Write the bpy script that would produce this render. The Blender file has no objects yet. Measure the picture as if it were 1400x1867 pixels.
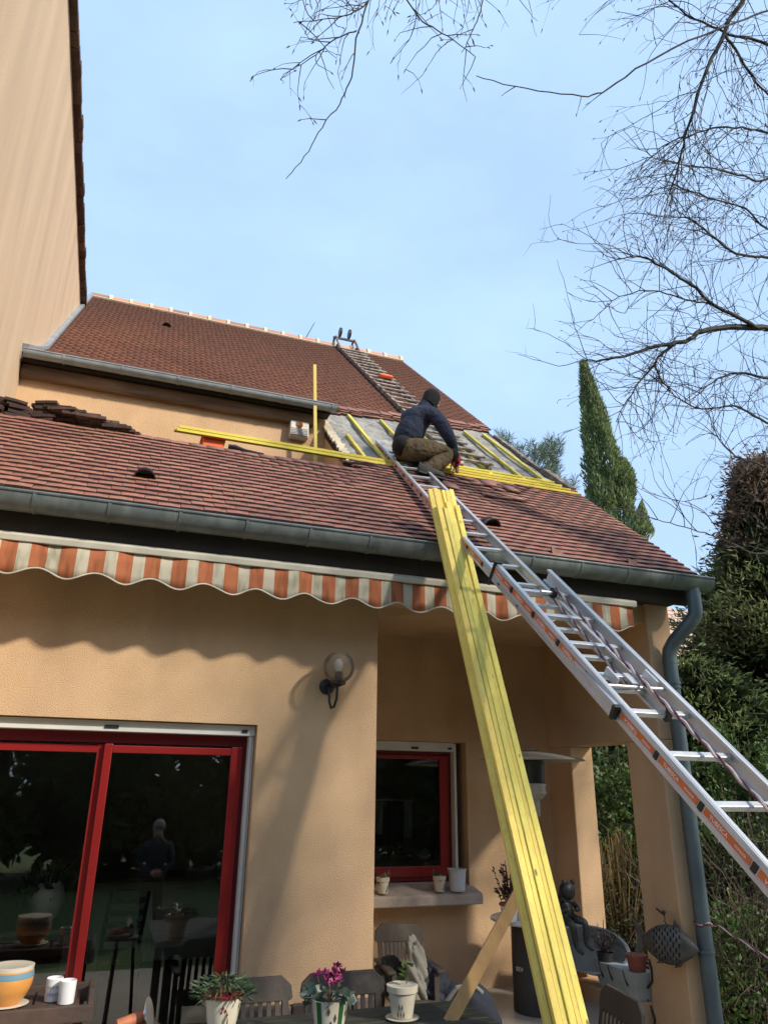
import bpy, bmesh, math, random
import numpy as np
from mathutils import Vector, Matrix, Quaternion
R_ = random.Random(11)
NP = np.random.default_rng(5)
SC = bpy.context.scene
COL = SC.collection

# ------------------------------------------------------------------ camera
YAW, PITCH, ROLL, FPX = math.radians(19.65), math.radians(20.58), math.radians(0.74), 1343.0
CAM = Vector((0.0, -6.0, 1.85))
fw = Vector((math.sin(YAW) * math.cos(PITCH), math.cos(YAW) * math.cos(PITCH), math.sin(PITCH)))
r0 = Vector((math.cos(YAW), -math.sin(YAW), 0)); u0 = r0.cross(fw)
rt = r0 * math.cos(ROLL) + u0 * math.sin(ROLL); up = u0 * math.cos(ROLL) - r0 * math.sin(ROLL)
cd = bpy.data.cameras.new("camera"); cam = bpy.data.objects.new("camera", cd); COL.objects.link(cam)
m = Matrix.Identity(4)
for i in range(3):
    m[i][0], m[i][1], m[i][2], m[i][3] = rt[i], up[i], -fw[i], CAM[i]
cam.matrix_world = m
cd.sensor_fit = 'HORIZONTAL'; cd.sensor_width = 36.0; cd.lens = 36.0 * FPX / 1400.0
cd.clip_start = 0.05; cd.clip_end = 2000
SC.camera = cam

# ------------------------------------------------------------------ sky, sun, exposure
TO_SUN = Vector((0.90, -1.0, 0.87)).normalized()
EL = math.asin(TO_SUN.z); AZ = math.atan2(TO_SUN.x, TO_SUN.y)
w = bpy.data.worlds.new("World"); SC.world = w; w.use_nodes = True
nt = w.node_tree; nt.nodes.clear()
out = nt.nodes.new('ShaderNodeOutputWorld'); bg = nt.nodes.new('ShaderNodeBackground')
sky = nt.nodes.new('ShaderNodeTexSky'); sky.sky_type = 'NISHITA'; sky.sun_disc = False
sky.sun_elevation = EL; sky.sun_rotation = AZ; sky.air_density = 1.0; sky.dust_density = 2.2; sky.ozone_density = 1.2
tc = nt.nodes.new('ShaderNodeTexCoord'); mp = nt.nodes.new('ShaderNodeMapping'); mp.inputs['Scale'].default_value = (1.6, 2.2, 3.5)
nz = nt.nodes.new('ShaderNodeTexNoise'); nz.inputs['Scale'].default_value = 1.3; nz.inputs['Detail'].default_value = 6; nz.inputs['Roughness'].default_value = .55
rp = nt.nodes.new('ShaderNodeMapRange'); rp.inputs['From Min'].default_value = .35; rp.inputs['From Max'].default_value = .75
rp.inputs['To Min'].default_value = .50; rp.inputs['To Max'].default_value = .68
mx = nt.nodes.new('ShaderNodeMix'); mx.data_type = 'RGBA'; mx.inputs['B'].default_value = (6.4, 9.2, 13.3, 1)
nt.links.new(tc.outputs['Generated'], mp.inputs['Vector']); nt.links.new(mp.outputs['Vector'], nz.inputs['Vector'])
nt.links.new(nz.outputs['Fac'], rp.inputs['Value']); nt.links.new(rp.outputs['Result'], mx.inputs['Factor'])
nt.links.new(sky.outputs['Color'], mx.inputs['A']); nt.links.new(mx.outputs['Result'], bg.inputs['Color'])
bg.inputs['Strength'].default_value = 0.067
nt.links.new(bg.outputs['Background'], out.inputs['Surface'])
sd = bpy.data.lights.new("sun", 'SUN'); sd.energy = 2.8; sd.angle = math.radians(3.2); sd.color = (1.0, .91, .77)
so = bpy.data.objects.new("sun", sd); COL.objects.link(so)
so.rotation_euler = TO_SUN.to_track_quat('Z', 'Y').to_euler(); so.location = TO_SUN * 60
SC.view_settings.view_transform = 'Standard'; SC.view_settings.look = 'None'
SC.view_settings.exposure = 1.03; SC.view_settings.gamma = 1.0; SC.view_settings.use_curve_mapping = False

# ------------------------------------------------------------------ materials
def mat(name, c1, c2=None, scale=8.0, rough=.75, metal=0.0, bump=0.0, bscale=60.0, stretch=(1, 1, 1), detail=4, rand=0.0,
        spec=.5, lo=.35, hi=.65, bstretch=(1, 1, 1), bdist=.01, island=False, trans=0.0, c3=None, s3=2.0, a3=(.5, .7), st3=(1, 1, 1), knots=None):
    M = bpy.data.materials.new(name); M.use_nodes = True
    n = M.node_tree.nodes; L = M.node_tree.links
    b = n['Principled BSDF']; b.inputs['Roughness'].default_value = rough; b.inputs['Metallic'].default_value = metal
    b.inputs['Specular IOR Level'].default_value = spec
    t = n.new('ShaderNodeTexCoord')
    def vec(s):
        k = n.new('ShaderNodeMapping'); k.inputs['Scale'].default_value = s
        L.new(t.outputs['Object'], k.inputs['Vector']); return k.outputs['Vector']
    col = None
    if c2 is not None:
        q = n.new('ShaderNodeTexNoise'); q.inputs['Scale'].default_value = scale; q.inputs['Detail'].default_value = detail
        L.new(vec(stretch), q.inputs['Vector'])
        r = n.new('ShaderNodeMapRange'); r.inputs['From Min'].default_value = lo; r.inputs['From Max'].default_value = hi
        L.new(q.outputs['Fac'], r.inputs['Value'])
        x = n.new('ShaderNodeMix'); x.data_type = 'RGBA'
        x.inputs['A'].default_value = (*c1, 1); x.inputs['B'].default_value = (*c2, 1)
        L.new(r.outputs['Result'], x.inputs['Factor']); col = x.outputs['Result']
    if c3 is not None:
        q = n.new('ShaderNodeTexNoise'); q.inputs['Scale'].default_value = s3; q.inputs['Detail'].default_value = 6
        L.new(vec(st3), q.inputs['Vector'])
        r = n.new('ShaderNodeMapRange'); r.inputs['From Min'].default_value = a3[0]; r.inputs['From Max'].default_value = a3[1]
        L.new(q.outputs['Fac'], r.inputs['Value'])
        x = n.new('ShaderNodeMix'); x.data_type = 'RGBA'
        if col: L.new(col, x.inputs['A'])
        else: x.inputs['A'].default_value = (*c1, 1)
        x.inputs['B'].default_value = (*c3, 1); L.new(r.outputs['Result'], x.inputs['Factor']); col = x.outputs['Result']
    if knots:
        vo = n.new('ShaderNodeTexVoronoi'); vo.inputs['Scale'].default_value = knots[0]; L.new(vec(knots[1]), vo.inputs['Vector'])
        r = n.new('ShaderNodeMapRange'); r.inputs['From Min'].default_value = knots[2]; r.inputs['From Max'].default_value = knots[2] * .55
        L.new(vo.outputs['Distance'], r.inputs['Value']); x = n.new('ShaderNodeMix'); x.data_type = 'RGBA'; L.new(col, x.inputs['A'])
        x.inputs['B'].default_value = (.20, .13, .04, 1); L.new(r.outputs['Result'], x.inputs['Factor']); col = x.outputs['Result']
    if rand:
        oi = n.new('ShaderNodeObjectInfo'); g = n.new('ShaderNodeNewGeometry')
        ad = n.new('ShaderNodeMath'); ad.operation = 'ADD'
        L.new(oi.outputs['Random'], ad.inputs[0]); L.new(g.outputs['Random Per Island'], ad.inputs[1])
        fr = n.new('ShaderNodeMath'); fr.operation = 'FRACT'; L.new(ad.outputs[0], fr.inputs[0])
        hs = n.new('ShaderNodeHueSaturation')
        v = n.new('ShaderNodeMapRange'); v.inputs['To Min'].default_value = 1 - rand; v.inputs['To Max'].default_value = 1 + rand
        L.new(fr.outputs[0], v.inputs['Value']); L.new(v.outputs['Result'], hs.inputs['Value'])
        m7 = n.new('ShaderNodeMath'); m7.operation = 'MULTIPLY'; m7.inputs[1].default_value = 7.31; L.new(fr.outputs[0], m7.inputs[0])
        f7 = n.new('ShaderNodeMath'); f7.operation = 'FRACT'; L.new(m7.outputs[0], f7.inputs[0])
        h = n.new('ShaderNodeMapRange'); h.inputs['To Min'].default_value = .5 - rand * .045; h.inputs['To Max'].default_value = .5 + rand * .045
        L.new(f7.outputs[0], h.inputs['Value']); L.new(h.outputs['Result'], hs.inputs['Hue'])
        if col: L.new(col, hs.inputs['Color'])
        else: hs.inputs['Color'].default_value = (*c1, 1)
        col = hs.outputs['Color']
    if col: L.new(col, b.inputs['Base Color'])
    else: b.inputs['Base Color'].default_value = (*c1, 1)
    if bump:
        q = n.new('ShaderNodeTexNoise'); q.inputs['Scale'].default_value = bscale; q.inputs['Detail'].default_value = 5
        L.new(vec(bstretch), q.inputs['Vector'])
        bp = n.new('ShaderNodeBump'); bp.inputs['Strength'].default_value = bump; bp.inputs['Distance'].default_value = bdist
        L.new(q.outputs['Fac'], bp.inputs['Height']); L.new(bp.outputs['Normal'], b.inputs['Normal'])
    if trans:
        tl = n.new('ShaderNodeBsdfTranslucent'); ms = n.new('ShaderNodeMixShader'); ms.inputs[0].default_value = trans
        if col: L.new(col, tl.inputs['Color'])
        else: tl.inputs['Color'].default_value = (*c1, 1)
        L.new(b.outputs[0], ms.inputs[1]); L.new(tl.outputs[0], ms.inputs[2]); L.new(ms.outputs[0], n['Material Output'].inputs['Surface'])
    return M

def glass(name, ior=1.6, tint=(.9, .94, .92), rough=0.0, milk=0.0):
    M = bpy.data.materials.new(name); M.use_nodes = True; n = M.node_tree.nodes; L = M.node_tree.links
    n.remove(n['Principled BSDF'])
    t = n.new('ShaderNodeBsdfTransparent'); t.inputs[0].default_value = (*tint, 1)
    g = n.new('ShaderNodeBsdfGlossy'); g.inputs['Roughness'].default_value = rough
    f = n.new('ShaderNodeFresnel'); f.inputs['IOR'].default_value = ior
    s = n.new('ShaderNodeMixShader'); L.new(f.outputs[0], s.inputs[0]); L.new(t.outputs[0], s.inputs[1]); L.new(g.outputs[0], s.inputs[2])
    if milk:
        df = n.new('ShaderNodeBsdfDiffuse'); df.inputs[0].default_value = (.34, .28, .21, 1); s2 = n.new('ShaderNodeMixShader'); s2.inputs[0].default_value = milk
        L.new(s.outputs[0], s2.inputs[1]); L.new(df.outputs[0], s2.inputs[2]); s = s2
    L.new(s.outputs[0], n['Material Output'].inputs['Surface']); return M

def stripes(name):
    M = mat(name, (.6, .58, .5)); n = M.node_tree.nodes; L = M.node_tree.links; b = n['Principled BSDF']
    t = n.new('ShaderNodeTexCoord'); s = n.new('ShaderNodeSeparateXYZ'); L.new(t.outputs['Object'], s.inputs[0])
    a = n.new('ShaderNodeMath'); a.operation = 'MULTIPLY_ADD'; a.inputs[1].default_value = 1 / .1936; a.inputs[2].default_value = .81 / .1936 + .28 + 20
    L.new(s.outputs['X'], a.inputs[0])
    fr = n.new('ShaderNodeMath'); fr.operation = 'FRACT'; L.new(a.outputs[0], fr.inputs[0])
    lt = n.new('ShaderNodeMath'); lt.operation = 'LESS_THAN'; lt.inputs[1].default_value = .56; L.new(fr.outputs[0], lt.inputs[0])
    q = n.new('ShaderNodeTexNoise'); q.inputs['Scale'].default_value = 14; q.inputs['Detail'].default_value = 8
    mp = n.new('ShaderNodeMapping'); mp.inputs['Scale'].default_value = (1.5, 1, .35); L.new(t.outputs['Object'], mp.inputs[0]); L.new(mp.outputs[0], q.inputs['Vector'])
    x = n.new('ShaderNodeMix'); x.data_type = 'RGBA'; x.inputs['A'].default_value = (.54, .49, .385, 1); x.inputs['B'].default_value = (.43, .14, .06, 1)
    L.new(lt.outputs[0], x.inputs['Factor'])
    d = n.new('ShaderNodeMix'); d.data_type = 'RGBA'; d.blend_type = 'MULTIPLY'; d.inputs['B'].default_value = (.5, .5, .4, 1)
    r = n.new('ShaderNodeMapRange'); r.inputs['From Min'].default_value = .45; r.inputs['From Max'].default_value = .75; L.new(q.outputs['Fac'], r.inputs['Value'])
    L.new(r.outputs[0], d.inputs['Factor']); L.new(x.outputs['Result'], d.inputs['A']); L.new(d.outputs['Result'], b.inputs['Base Color'])
    b.inputs['Roughness'].default_value = .9
    tl = n.new('ShaderNodeBsdfTranslucent'); L.new(d.outputs['Result'], tl.inputs['Color'])
    ms = n.new('ShaderNodeMixShader'); ms.inputs[0].default_value = .25
    L.new(b.outputs[0], ms.inputs[1]); L.new(tl.outputs[0], ms.inputs[2]); L.new(ms.outputs[0], n['Material Output'].inputs['Surface'])
    return M

M = {}
M['stucco'] = mat('stucco', (.56, .37, .212), (.61, .41, .245), 3.0, .92, bump=.9, bscale=125, bdist=.009, spec=.2, c3=(.45, .30, .185), s3=1.3, a3=(.46, .74), st3=(1.3, 1.3, .5))
M['stucco_tall'] = mat('stucco_weathered', (.52, .385, .262), (.43, .318, .22), 2.0, .92, bump=.6, bscale=110, bdist=.009, spec=.2, stretch=(1.5, 1.5, .16), lo=.3, hi=.75,
                       c3=(.36, .268, .188), s3=1.6, a3=(.5, .85), st3=(1.1, 1.1, .16))
M['plaster'] = mat('interior_plaster', (.60, .57, .52), (.55, .52, .48), 2, .9)
M['tile'] = mat('clay_tile', (.285, .115, .076), (.19, .082, .06), 5, .64, bump=.35, bscale=70, rand=.2, spec=.4, c3=(.28, .17, .13), s3=16, a3=(.60, .72))
M['tile_up'] = mat('clay_tile_upper', (.21, .075, .040), (.155, .058, .035), 3, .75, bump=.3, bscale=60, rand=.2, spec=.3, c3=(.30, .115, .05), s3=.7, a3=(.5, .75))
M['tile_old'] = mat('old_tile', (.10, .055, .04), (.05, .04, .032), 12, .85, bump=.5, bscale=60, rand=.4)
M['tile_edge'] = mat('painted_shade_tile_edge', (.036, .022, .019), (.055, .03, .025), 20, .9, bump=.4, bscale=60)  # painted shade: dark gap under each course put into the tail face colour
M['tile_edge_up'] = mat('painted_shade_upper_tile_edge', (.11, .046, .031), (.085, .04, .03), 20, .9)  # milder painted gap shade for the tile tails of the upper roof
M['ridge'] = mat('ridge_tile', (.48, .21, .12), (.36, .20, .15), 3, .8, bump=.2, bscale=50, rand=.35)
M['mortar'] = mat('pale_mortar', (.62, .53, .38), (.52, .44, .31), 12, .95, bump=.4, bscale=60)
M['felt'] = mat('grey_underlay', (.31, .295, .26), (.19, .18, .16), 4.5, .95, bump=1.0, bscale=16, bdist=.04, detail=9, c3=(.36, .35, .33), s3=6, a3=(.5, .72))
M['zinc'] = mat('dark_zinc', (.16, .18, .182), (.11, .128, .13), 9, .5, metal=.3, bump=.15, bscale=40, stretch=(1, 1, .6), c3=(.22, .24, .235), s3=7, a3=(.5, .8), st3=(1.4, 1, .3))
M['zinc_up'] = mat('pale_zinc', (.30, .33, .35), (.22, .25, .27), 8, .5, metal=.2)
M['pipe'] = mat('grey_pipe', (.085, .115, .125), (.065, .09, .1), 5, .42, metal=.15, c3=(.13, .16, .165), s3=9, a3=(.6, .8))
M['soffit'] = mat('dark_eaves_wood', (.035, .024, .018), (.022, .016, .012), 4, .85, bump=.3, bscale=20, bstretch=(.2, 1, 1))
M['beamwood'] = mat('old_timber', (.20, .115, .06), (.11, .062, .036), 3, .85, bump=.5, bscale=14, stretch=(.5, 3, 4), bstretch=(.3, 3, 5), c3=(.30, .20, .12), s3=3, a3=(.5, .75), st3=(.5, 3, 6))
M['red'] = mat('red_lacquer', (.23, .012, .012), None, rough=.32, spec=.5)
M['red2'] = mat('red_gasket', (.14, .004, .010), None, rough=.4)
M['white'] = mat('white_lacquer', (.62, .62, .58), (.55, .55, .52), 5, .5)
M['blackp'] = mat('black_plastic', (.012, .012, .013), None, rough=.45)
M['glass'] = glass('pane_glass', 1.85, (.95, .97, .96))
M['globe'] = glass('smoked_globe', 1.25, (.88, .83, .76), .05, .32)
M['awning'] = stripes('awning_stripes')
M['cream_metal'] = mat('cream_metal', (.52, .49, .41), (.42, .40, .33), 6, .5)
M['alu'] = mat('aluminium', (.60, .61, .62), (.50, .51, .53), 14, .40, metal=.5, stretch=(6, .4, .4), bump=.05, bscale=90)
M['alu_d'] = mat('aluminium_rung', (.60, .61, .62), (.5, .51, .53), 14, .45, metal=.5)
M['sticker'] = mat('orange_sticker', (.62, .135, .03), (.56, .12, .03), 8, .55)
M['print_white'] = mat('white_print', (.75, .70, .66), None, rough=.6)
M['yellow'] = mat('yellow_batten', (.76, .60, .14), (.68, .52, .11), 5, .7, bump=.3, bscale=30, stretch=(3, 3, .35), bstretch=(4, 4, .5), rand=.22, c3=(.56, .42, .13), s3=6, a3=(.56, .74), st3=(9, 9, .5), knots=(2.6, (3.0, 1.0, 1.3), .085))
M['yellow_x'] = mat('yellow_batten_lying', (.66, .55, .07), (.56, .45, .05), 5, .7, bump=.3, bscale=30, stretch=(.35, 3, 3), rand=.14)
M['yellow_y'] = mat('yellow_batten_slope', (.62, .52, .07), (.52, .42, .06), 5, .7, bump=.3, bscale=30, rand=.14)
M['plank'] = mat('raw_plank', (.46, .265, .09), (.36, .20, .075), 4, .7, bump=.3, bscale=20, stretch=(4, 4, .5), c3=(.25, .20, .16), s3=3, a3=(.6, .75), st3=(5, 5, .6))
M['oldwood'] = mat('grey_wood', (.17, .13, .10), (.09, .07, .055), 6, .85, bump=.5, bscale=25, c3=(.36, .31, .27), s3=9, a3=(.5, .72))
M['rungwood'] = mat('pale_old_wood', (.36, .31, .27), (.20, .16, .13), 7, .85, bump=.5, bscale=25, c3=(.08, .07, .06), s3=14, a3=(.52, .7))
M['chairwood'] = mat('weathered_chair_wood', (.060, .046, .036), (.038, .03, .025), 6, .75, bump=.4, bscale=30, stretch=(1, 1, .3), c3=(.075, .07, .05), s3=5, a3=(.55, .7))
M['tabletop'] = mat('dark_green_table', (.035, .042, .030), (.022, .026, .02), 5, .6, bump=.25, bscale=25, stretch=(.4, 3, 1))
M['cartwood'] = mat('brown_cart_wood', (.085, .048, .033), (.05, .032, .025), 6, .7, bump=.3, bscale=25)
M['stone'] = mat('plinth_stone', (.16, .12, .09), (.08, .06, .05), 9, .95, bump=.8, bscale=30, rand=.25)
M['sill'] = mat('sill_stone', (.44, .37, .31), (.36, .30, .255), 7, .9, bump=.4, bscale=70, c3=(.55, .5, .44), s3=5, a3=(.58, .75))
M['terrace'] = mat('terrace_slab', (.42, .37, .31), (.34, .30, .25), 2, .9, bump=.3, bscale=20)
M['lawn'] = mat('lawn', (.09, .14, .04), (.12, .15, .05), 1.2, .95, bump=.6, bscale=30)
M['floor'] = mat('interior_floor', (.36, .32, .27), (.30, .27, .23), 3, .35)
M['cabinet'] = mat('kitchen_cabinet', (.72, .73, .70), None, rough=.5)
M['counter'] = mat('kitchen_counter', (.12, .11, .10), None, rough=.35)
M['darkcloth'] = mat('dark_cloth', (.02, .022, .026), (.035, .036, .04), 9, .9)
M['greycloth'] = mat('grey_towel', (.26, .25, .21), (.20, .19, .16), 12, .95, bump=.6, bscale=90)
M['navy'] = mat('navy_puffer', (.010, .013, .024), (.016, .02, .034), 10, .8, bump=.3, bscale=30)
M['pot_white'] = mat('cream_glaze', (.62, .57, .45), (.55, .50, .39), 4, .3)
M['pot_red'] = mat('red_glaze', (.24, .02, .03), None, rough=.3)
M['pot_green'] = mat('green_glaze', (.03, .11, .025), None, rough=.3)
M['pot_sketch'] = mat('brown_glaze', (.10, .075, .05), None, rough=.4)
M['pot_orange'] = mat('orange_glaze', (.56, .23, .05), (.62, .30, .075), 3, .35, stretch=(1, 1, 3))
M['pot_blue'] = mat('blue_glaze', (.14, .26, .34), None, rough=.35)
M['cup_white'] = mat('white_ceramic', (.68, .68, .68), None, rough=.3)
M['ribbed'] = mat('pale_blue_ribbed_pot', (.52, .54, .55), None, rough=.4)
M['terracotta'] = mat('terracotta', (.26, .075, .045), (.20, .06, .04), 8, .85, bump=.2)
M['soil'] = mat('soil', (.03, .022, .016), (.05, .037, .026), 20, .95, bump=.8, bscale=60)
M['planter'] = mat('grey_green_planter', (.38, .41, .39), (.31, .34, .32), 7, .7)
M['iron'] = mat('rusty_iron', (.045, .032, .026), (.03, .024, .02), 15, .7, metal=.3)
M['fish'] = mat('dark_metal_fish', (.10, .095, .085), (.065, .06, .053), 14, .55, metal=.5, bump=.2)
M['galv'] = mat('galvanised', (.58, .61, .62), (.48, .51, .52), 6, .42, metal=.25, c3=(.5, .53, .53), s3=10, a3=(.5, .7))
M['frog'] = mat('bronze_frog', (.025, .028, .028), (.05, .053, .05), 14, .45, metal=.5)
M['heater'] = mat('heater_paint', (.42, .39, .33), (.34, .31, .26), 4, .45, metal=.2)
M['heater_dark'] = mat('heater_dark', (.03, .032, .034), (.05, .052, .055), 3, .45, metal=.4)
M['steel'] = mat('steel', (.55, .55, .54), (.4, .4, .39), 8, .3, metal=.9)
M['rope_l'] = mat('pale_rope', (.48, .36, .33), (.38, .28, .26), 40, .9)
M['rope_d'] = mat('dark_rope', (.10, .035, .045), None, rough=.9)
M['alarm'] = mat('alarm_white', (.58, .55, .50), (.5, .47, .42), 9, .5)
M['lens'] = mat('amber_lens', (.62, .22, .05), None, rough=.25)
M['grille'] = mat('grille_grey', (.32, .32, .32), None, rough=.6)
M['bucket'] = mat('orange_plastic', (.85, .13, .02), None, rough=.5)
M['tool_or'] = mat('tool_orange', (.45, .14, .06), (.3, .1, .05), 20, .6)
M['jacket'] = mat('navy_jacket', (.012, .018, .038), (.018, .026, .052), 9, .85, bump=.9, bscale=11, bdist=.05)
M['trousers'] = mat('khaki_trousers', (.115, .078, .036), (.085, .058, .028), 9, .9, bump=.9, bscale=12, bdist=.05)
M['blackcloth'] = mat('black_cloth', (.009, .009, .010), (.014, .014, .015), 20, .95, bump=.5, bscale=60)
M['shoe'] = mat('dark_shoe', (.022, .021, .02), (.035, .033, .03), 14, .8)
M['skin'] = mat('skin', (.42, .22, .15), None, rough=.55)
M['glove_red'] = mat('red_glove', (.45, .03, .04), None, rough=.8)
M['glove_white'] = mat('pale_glove', (.55, .50, .45), None, rough=.8)
M['greyhair'] = mat('grey_hair', (.35, .34, .33), (.22, .22, .21), 30, .8)
M['bark'] = mat('dark_bark', (.030, .024, .021), (.05, .042, .038), 12, .9)
M['bark2'] = mat('brown_bark', (.05, .036, .028), (.035, .027, .022), 8, .95, bump=.6)
M['cypress'] = mat('cypress_leaf', (.19, .24, .085), (.13, .18, .066), 1.6, .8, rand=.35, trans=.25)
M['thuja'] = mat('thuja_leaf', (.15, .185, .065), (.10, .14, .05), .9, .8, rand=.4, trans=.4, c3=(.18, .14, .065), s3=.5, a3=(.58, .78))
M['thuja_b'] = mat('thuja_brown_leaf', (.19, .12, .08), (.12, .095, .06), 1.1, .85, rand=.4, trans=.35)
M['shrub'] = mat('shrub_leaf', (.085, .15, .035), (.05, .09, .022), 1.5, .6, rand=.4, trans=.35)
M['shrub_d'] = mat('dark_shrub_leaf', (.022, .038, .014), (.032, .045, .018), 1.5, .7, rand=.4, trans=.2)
M['drygrass'] = mat('dry_grass', (.26, .17, .065), (.17, .12, .05), 3, .9, rand=.4, trans=.3)
M['drystem'] = mat('dry_stem', (.11, .085, .06), (.07, .055, .04), 5, .9, rand=.3)
M['pine'] = mat('pine_needle', (.13, .18, .11), (.09, .13, .075), 3, .7, rand=.3, trans=.25)
M['lav'] = mat('heather', (.075, .055, .06), (.05, .045, .045), 9, .9, rand=.4)
M['redleaf'] = mat('dark_red_leaf', (.075, .028, .02), (.045, .028, .018), 9, .6, rand=.4)
M['potleaf'] = mat('pot_leaf', (.045, .09, .03), (.05, .075, .035), 9, .5, rand=.4)
M['cycleaf'] = mat('cyclamen_leaf', (.055, .10, .06), (.16, .2, .15), 30, .5, rand=.3)
M['petal'] = mat('magenta_petal', (.33, .012, .17), (.26, .03, .10), 9, .6, rand=.3)
M['nroof'] = mat('pale_pink_tile', (.50, .33, .26), (.42, .27, .21), 4, .85, rand=.18)
M['nwall'] = mat('pale_wall', (.5, .45, .38))
M['sky_leaf'] = mat('background_leaf', (.07, .10, .035), (.09, .11, .045), .6, .9, rand=.4, trans=.45)

# ------------------------------------------------------------------ mesh helpers
class MB:
    def __init__(s): s.v = []; s.f = []; s.m = []
    def add(s, vs, fs, mi=0):
        o = len(s.v); s.v += [tuple(p) for p in vs]; s.f += [tuple(i + o for i in f) for f in fs]; s.m += [mi] * len(fs); return s
    def box(s, a, b, mi=0):
        x0, y0, z0 = a; x1, y1, z1 = b
        return s.add([(x0, y0, z0), (x1, y0, z0), (x1, y1, z0), (x0, y1, z0), (x0, y0, z1), (x1, y0, z1), (x1, y1, z1), (x0, y1, z1)],
                     [(0, 3, 2, 1), (4, 5, 6, 7), (0, 1, 5, 4), (1, 2, 6, 5), (2, 3, 7, 6), (3, 0, 4, 7)], mi)
    def obox(s, c, ax, ay, az, hx, hy, hz, mi=0):
        c = Vector(c); ax, ay, az = Vector(ax).normalized() * hx, Vector(ay).normalized() * hy, Vector(az).normalized() * hz
        vs = [c + ax * i + ay * j + az * k for k in (-1, 1) for i, j in ((-1, -1), (1, -1), (1, 1), (-1, 1))]
        return s.add(vs, [(0, 3, 2, 1), (4, 5, 6, 7), (0, 1, 5, 4), (1, 2, 6, 5), (2, 3, 7, 6), (3, 0, 4, 7)], mi)
    def bar(s, p, q, wd, ht, upv=(0, 0, 1), mi=0):
        p, q = Vector(p), Vector(q); d = (q - p); l = d.length; d.normalize()
        sd_ = d.cross(Vector(upv)); sd_.normalize(); uu = sd_.cross(d)
        return s.obox((p + q) / 2, d, sd_, uu, l / 2, wd / 2, ht / 2, mi)
    def tube(s, pts, rad, n=8, mi=0, cap=True):
        pts = [Vector(p) for p in pts]; N = len(pts)
        if not hasattr(rad, '__len__'): rad = [rad] * N
        ref = None; base = len(s.v)
        for i, p in enumerate(pts):
            d = (pts[min(i + 1, N - 1)] - pts[max(i - 1, 0)])
            d = d.normalized() if d.length > 1e-9 else Vector((0, 0, 1))
            if ref is None:
                ref = d.orthogonal().normalized()
            else:
                ref = ref - d * ref.dot(d)
                ref = ref.normalized() if ref.length > 1e-6 else d.orthogonal().normalized()
            b2 = d.cross(ref)
            for k in range(n):
                a = 2 * math.pi * k / n
                s.v.append(tuple(p + (ref * math.cos(a) + b2 * math.sin(a)) * rad[i]))
        for i in range(N - 1):
            for k in range(n):
                a, b = base + i * n + k, base + i * n + (k + 1) % n
                s.f.append((a, b, b + n, a + n)); s.m.append(mi)
        if cap:
            s.f.append(tuple(base + k for k in range(n))[::-1]); s.m.append(mi)
            s.f.append(tuple(base + (N - 1) * n + k for k in range(n))); s.m.append(mi)
        return s
    def lathe(s, prof, c, n=24, mi=0, ax=None, sx=1.0, sy=1.0):
        c = Vector(c); base = len(s.v)
        q = Vector((0, 0, 1)).rotation_difference(Vector(ax)) if ax is not None else None
        for r, z in prof:
            for k in range(n):
                a = 2 * math.pi * k / n; p = Vector((r * math.cos(a) * sx, r * math.sin(a) * sy, z))
                if q: p = q @ p
                s.v.append(tuple(c + p))
        for i in range(len(prof) - 1):
            for k in range(n):
                a, b = base + i * n + k, base + i * n + (k + 1) % n
                s.f.append((a, b, b + n, a + n)); s.m.append(mi)
        s.f.append(tuple(base + k for k in range(n))[::-1]); s.m.append(mi)
        s.f.append(tuple(base + (len(prof) - 1) * n + k for k in range(n))); s.m.append(mi)
        return s
    def prism(s, poly, vecs, mi=0):
        # poly: list of 3D points (planar), extruded by vector
        n = len(poly); e = Vector(vecs); a = [Vector(p) for p in poly]; b = [p + e for p in a]
        fs = [tuple(range(n))[::-1], tuple(range(n, 2 * n))] + [(i, (i + 1) % n, n + (i + 1) % n, n + i) for i in range(n)]
        return s.add(a + b, fs, mi)
    def ball(s, c, r, n=12, k=8, mi=0, mtx=None):
        c = Vector(c); rx, ry, rz = r if hasattr(r, '__len__') else (r, r, r)
        base = len(s.v)
        for i in range(k + 1):
            t = math.pi * i / k
            for j in range(n):
                a = 2 * math.pi * j / n; p = Vector((rx * math.sin(t) * math.cos(a), ry * math.sin(t) * math.sin(a), rz * math.cos(t)))
                if mtx is not None: p = mtx @ p
                s.v.append(tuple(c + p))
        for i in range(k):
            for j in range(n):
                a, b = base + i * n + j, base + i * n + (j + 1) % n
                s.f.append((a, a + n, b + n, b)); s.m.append(mi)
        return s
    def build(s, name, mats, parent=None, smooth=False, bevel=0.0, weld=True):
        me = bpy.data.meshes.new(name); me.from_pydata(s.v, [], s.f)
        mats = mats if isinstance(mats, (list, tuple)) else [mats]
        for x in mats: me.materials.append(M[x] if isinstance(x, str) else x)
        if len(mats) > 1: me.polygons.foreach_set('material_index', s.m)
        bm = bmesh.new(); bm.from_mesh(me); bmesh.ops.recalc_face_normals(bm, faces=bm.faces); bm.to_mesh(me); bm.free()
        if smooth:
            me.polygons.foreach_set('use_smooth', [True] * len(me.polygons))
            me.set_sharp_from_angle(angle=math.radians(42))
        me.update()
        o = bpy.data.objects.new(name, me); COL.objects.link(o)
        if bevel:
            bv = o.modifiers.new('bevel', 'BEVEL'); bv.width = bevel; bv.segments = 2; bv.limit_method = 'ANGLE'
        par(o, parent); return o

def par(o, parent):
    if parent is not None:
        o.parent = parent
        if parent.type == 'EMPTY': o.matrix_parent_inverse = Matrix.Translation(-parent.location)

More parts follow.
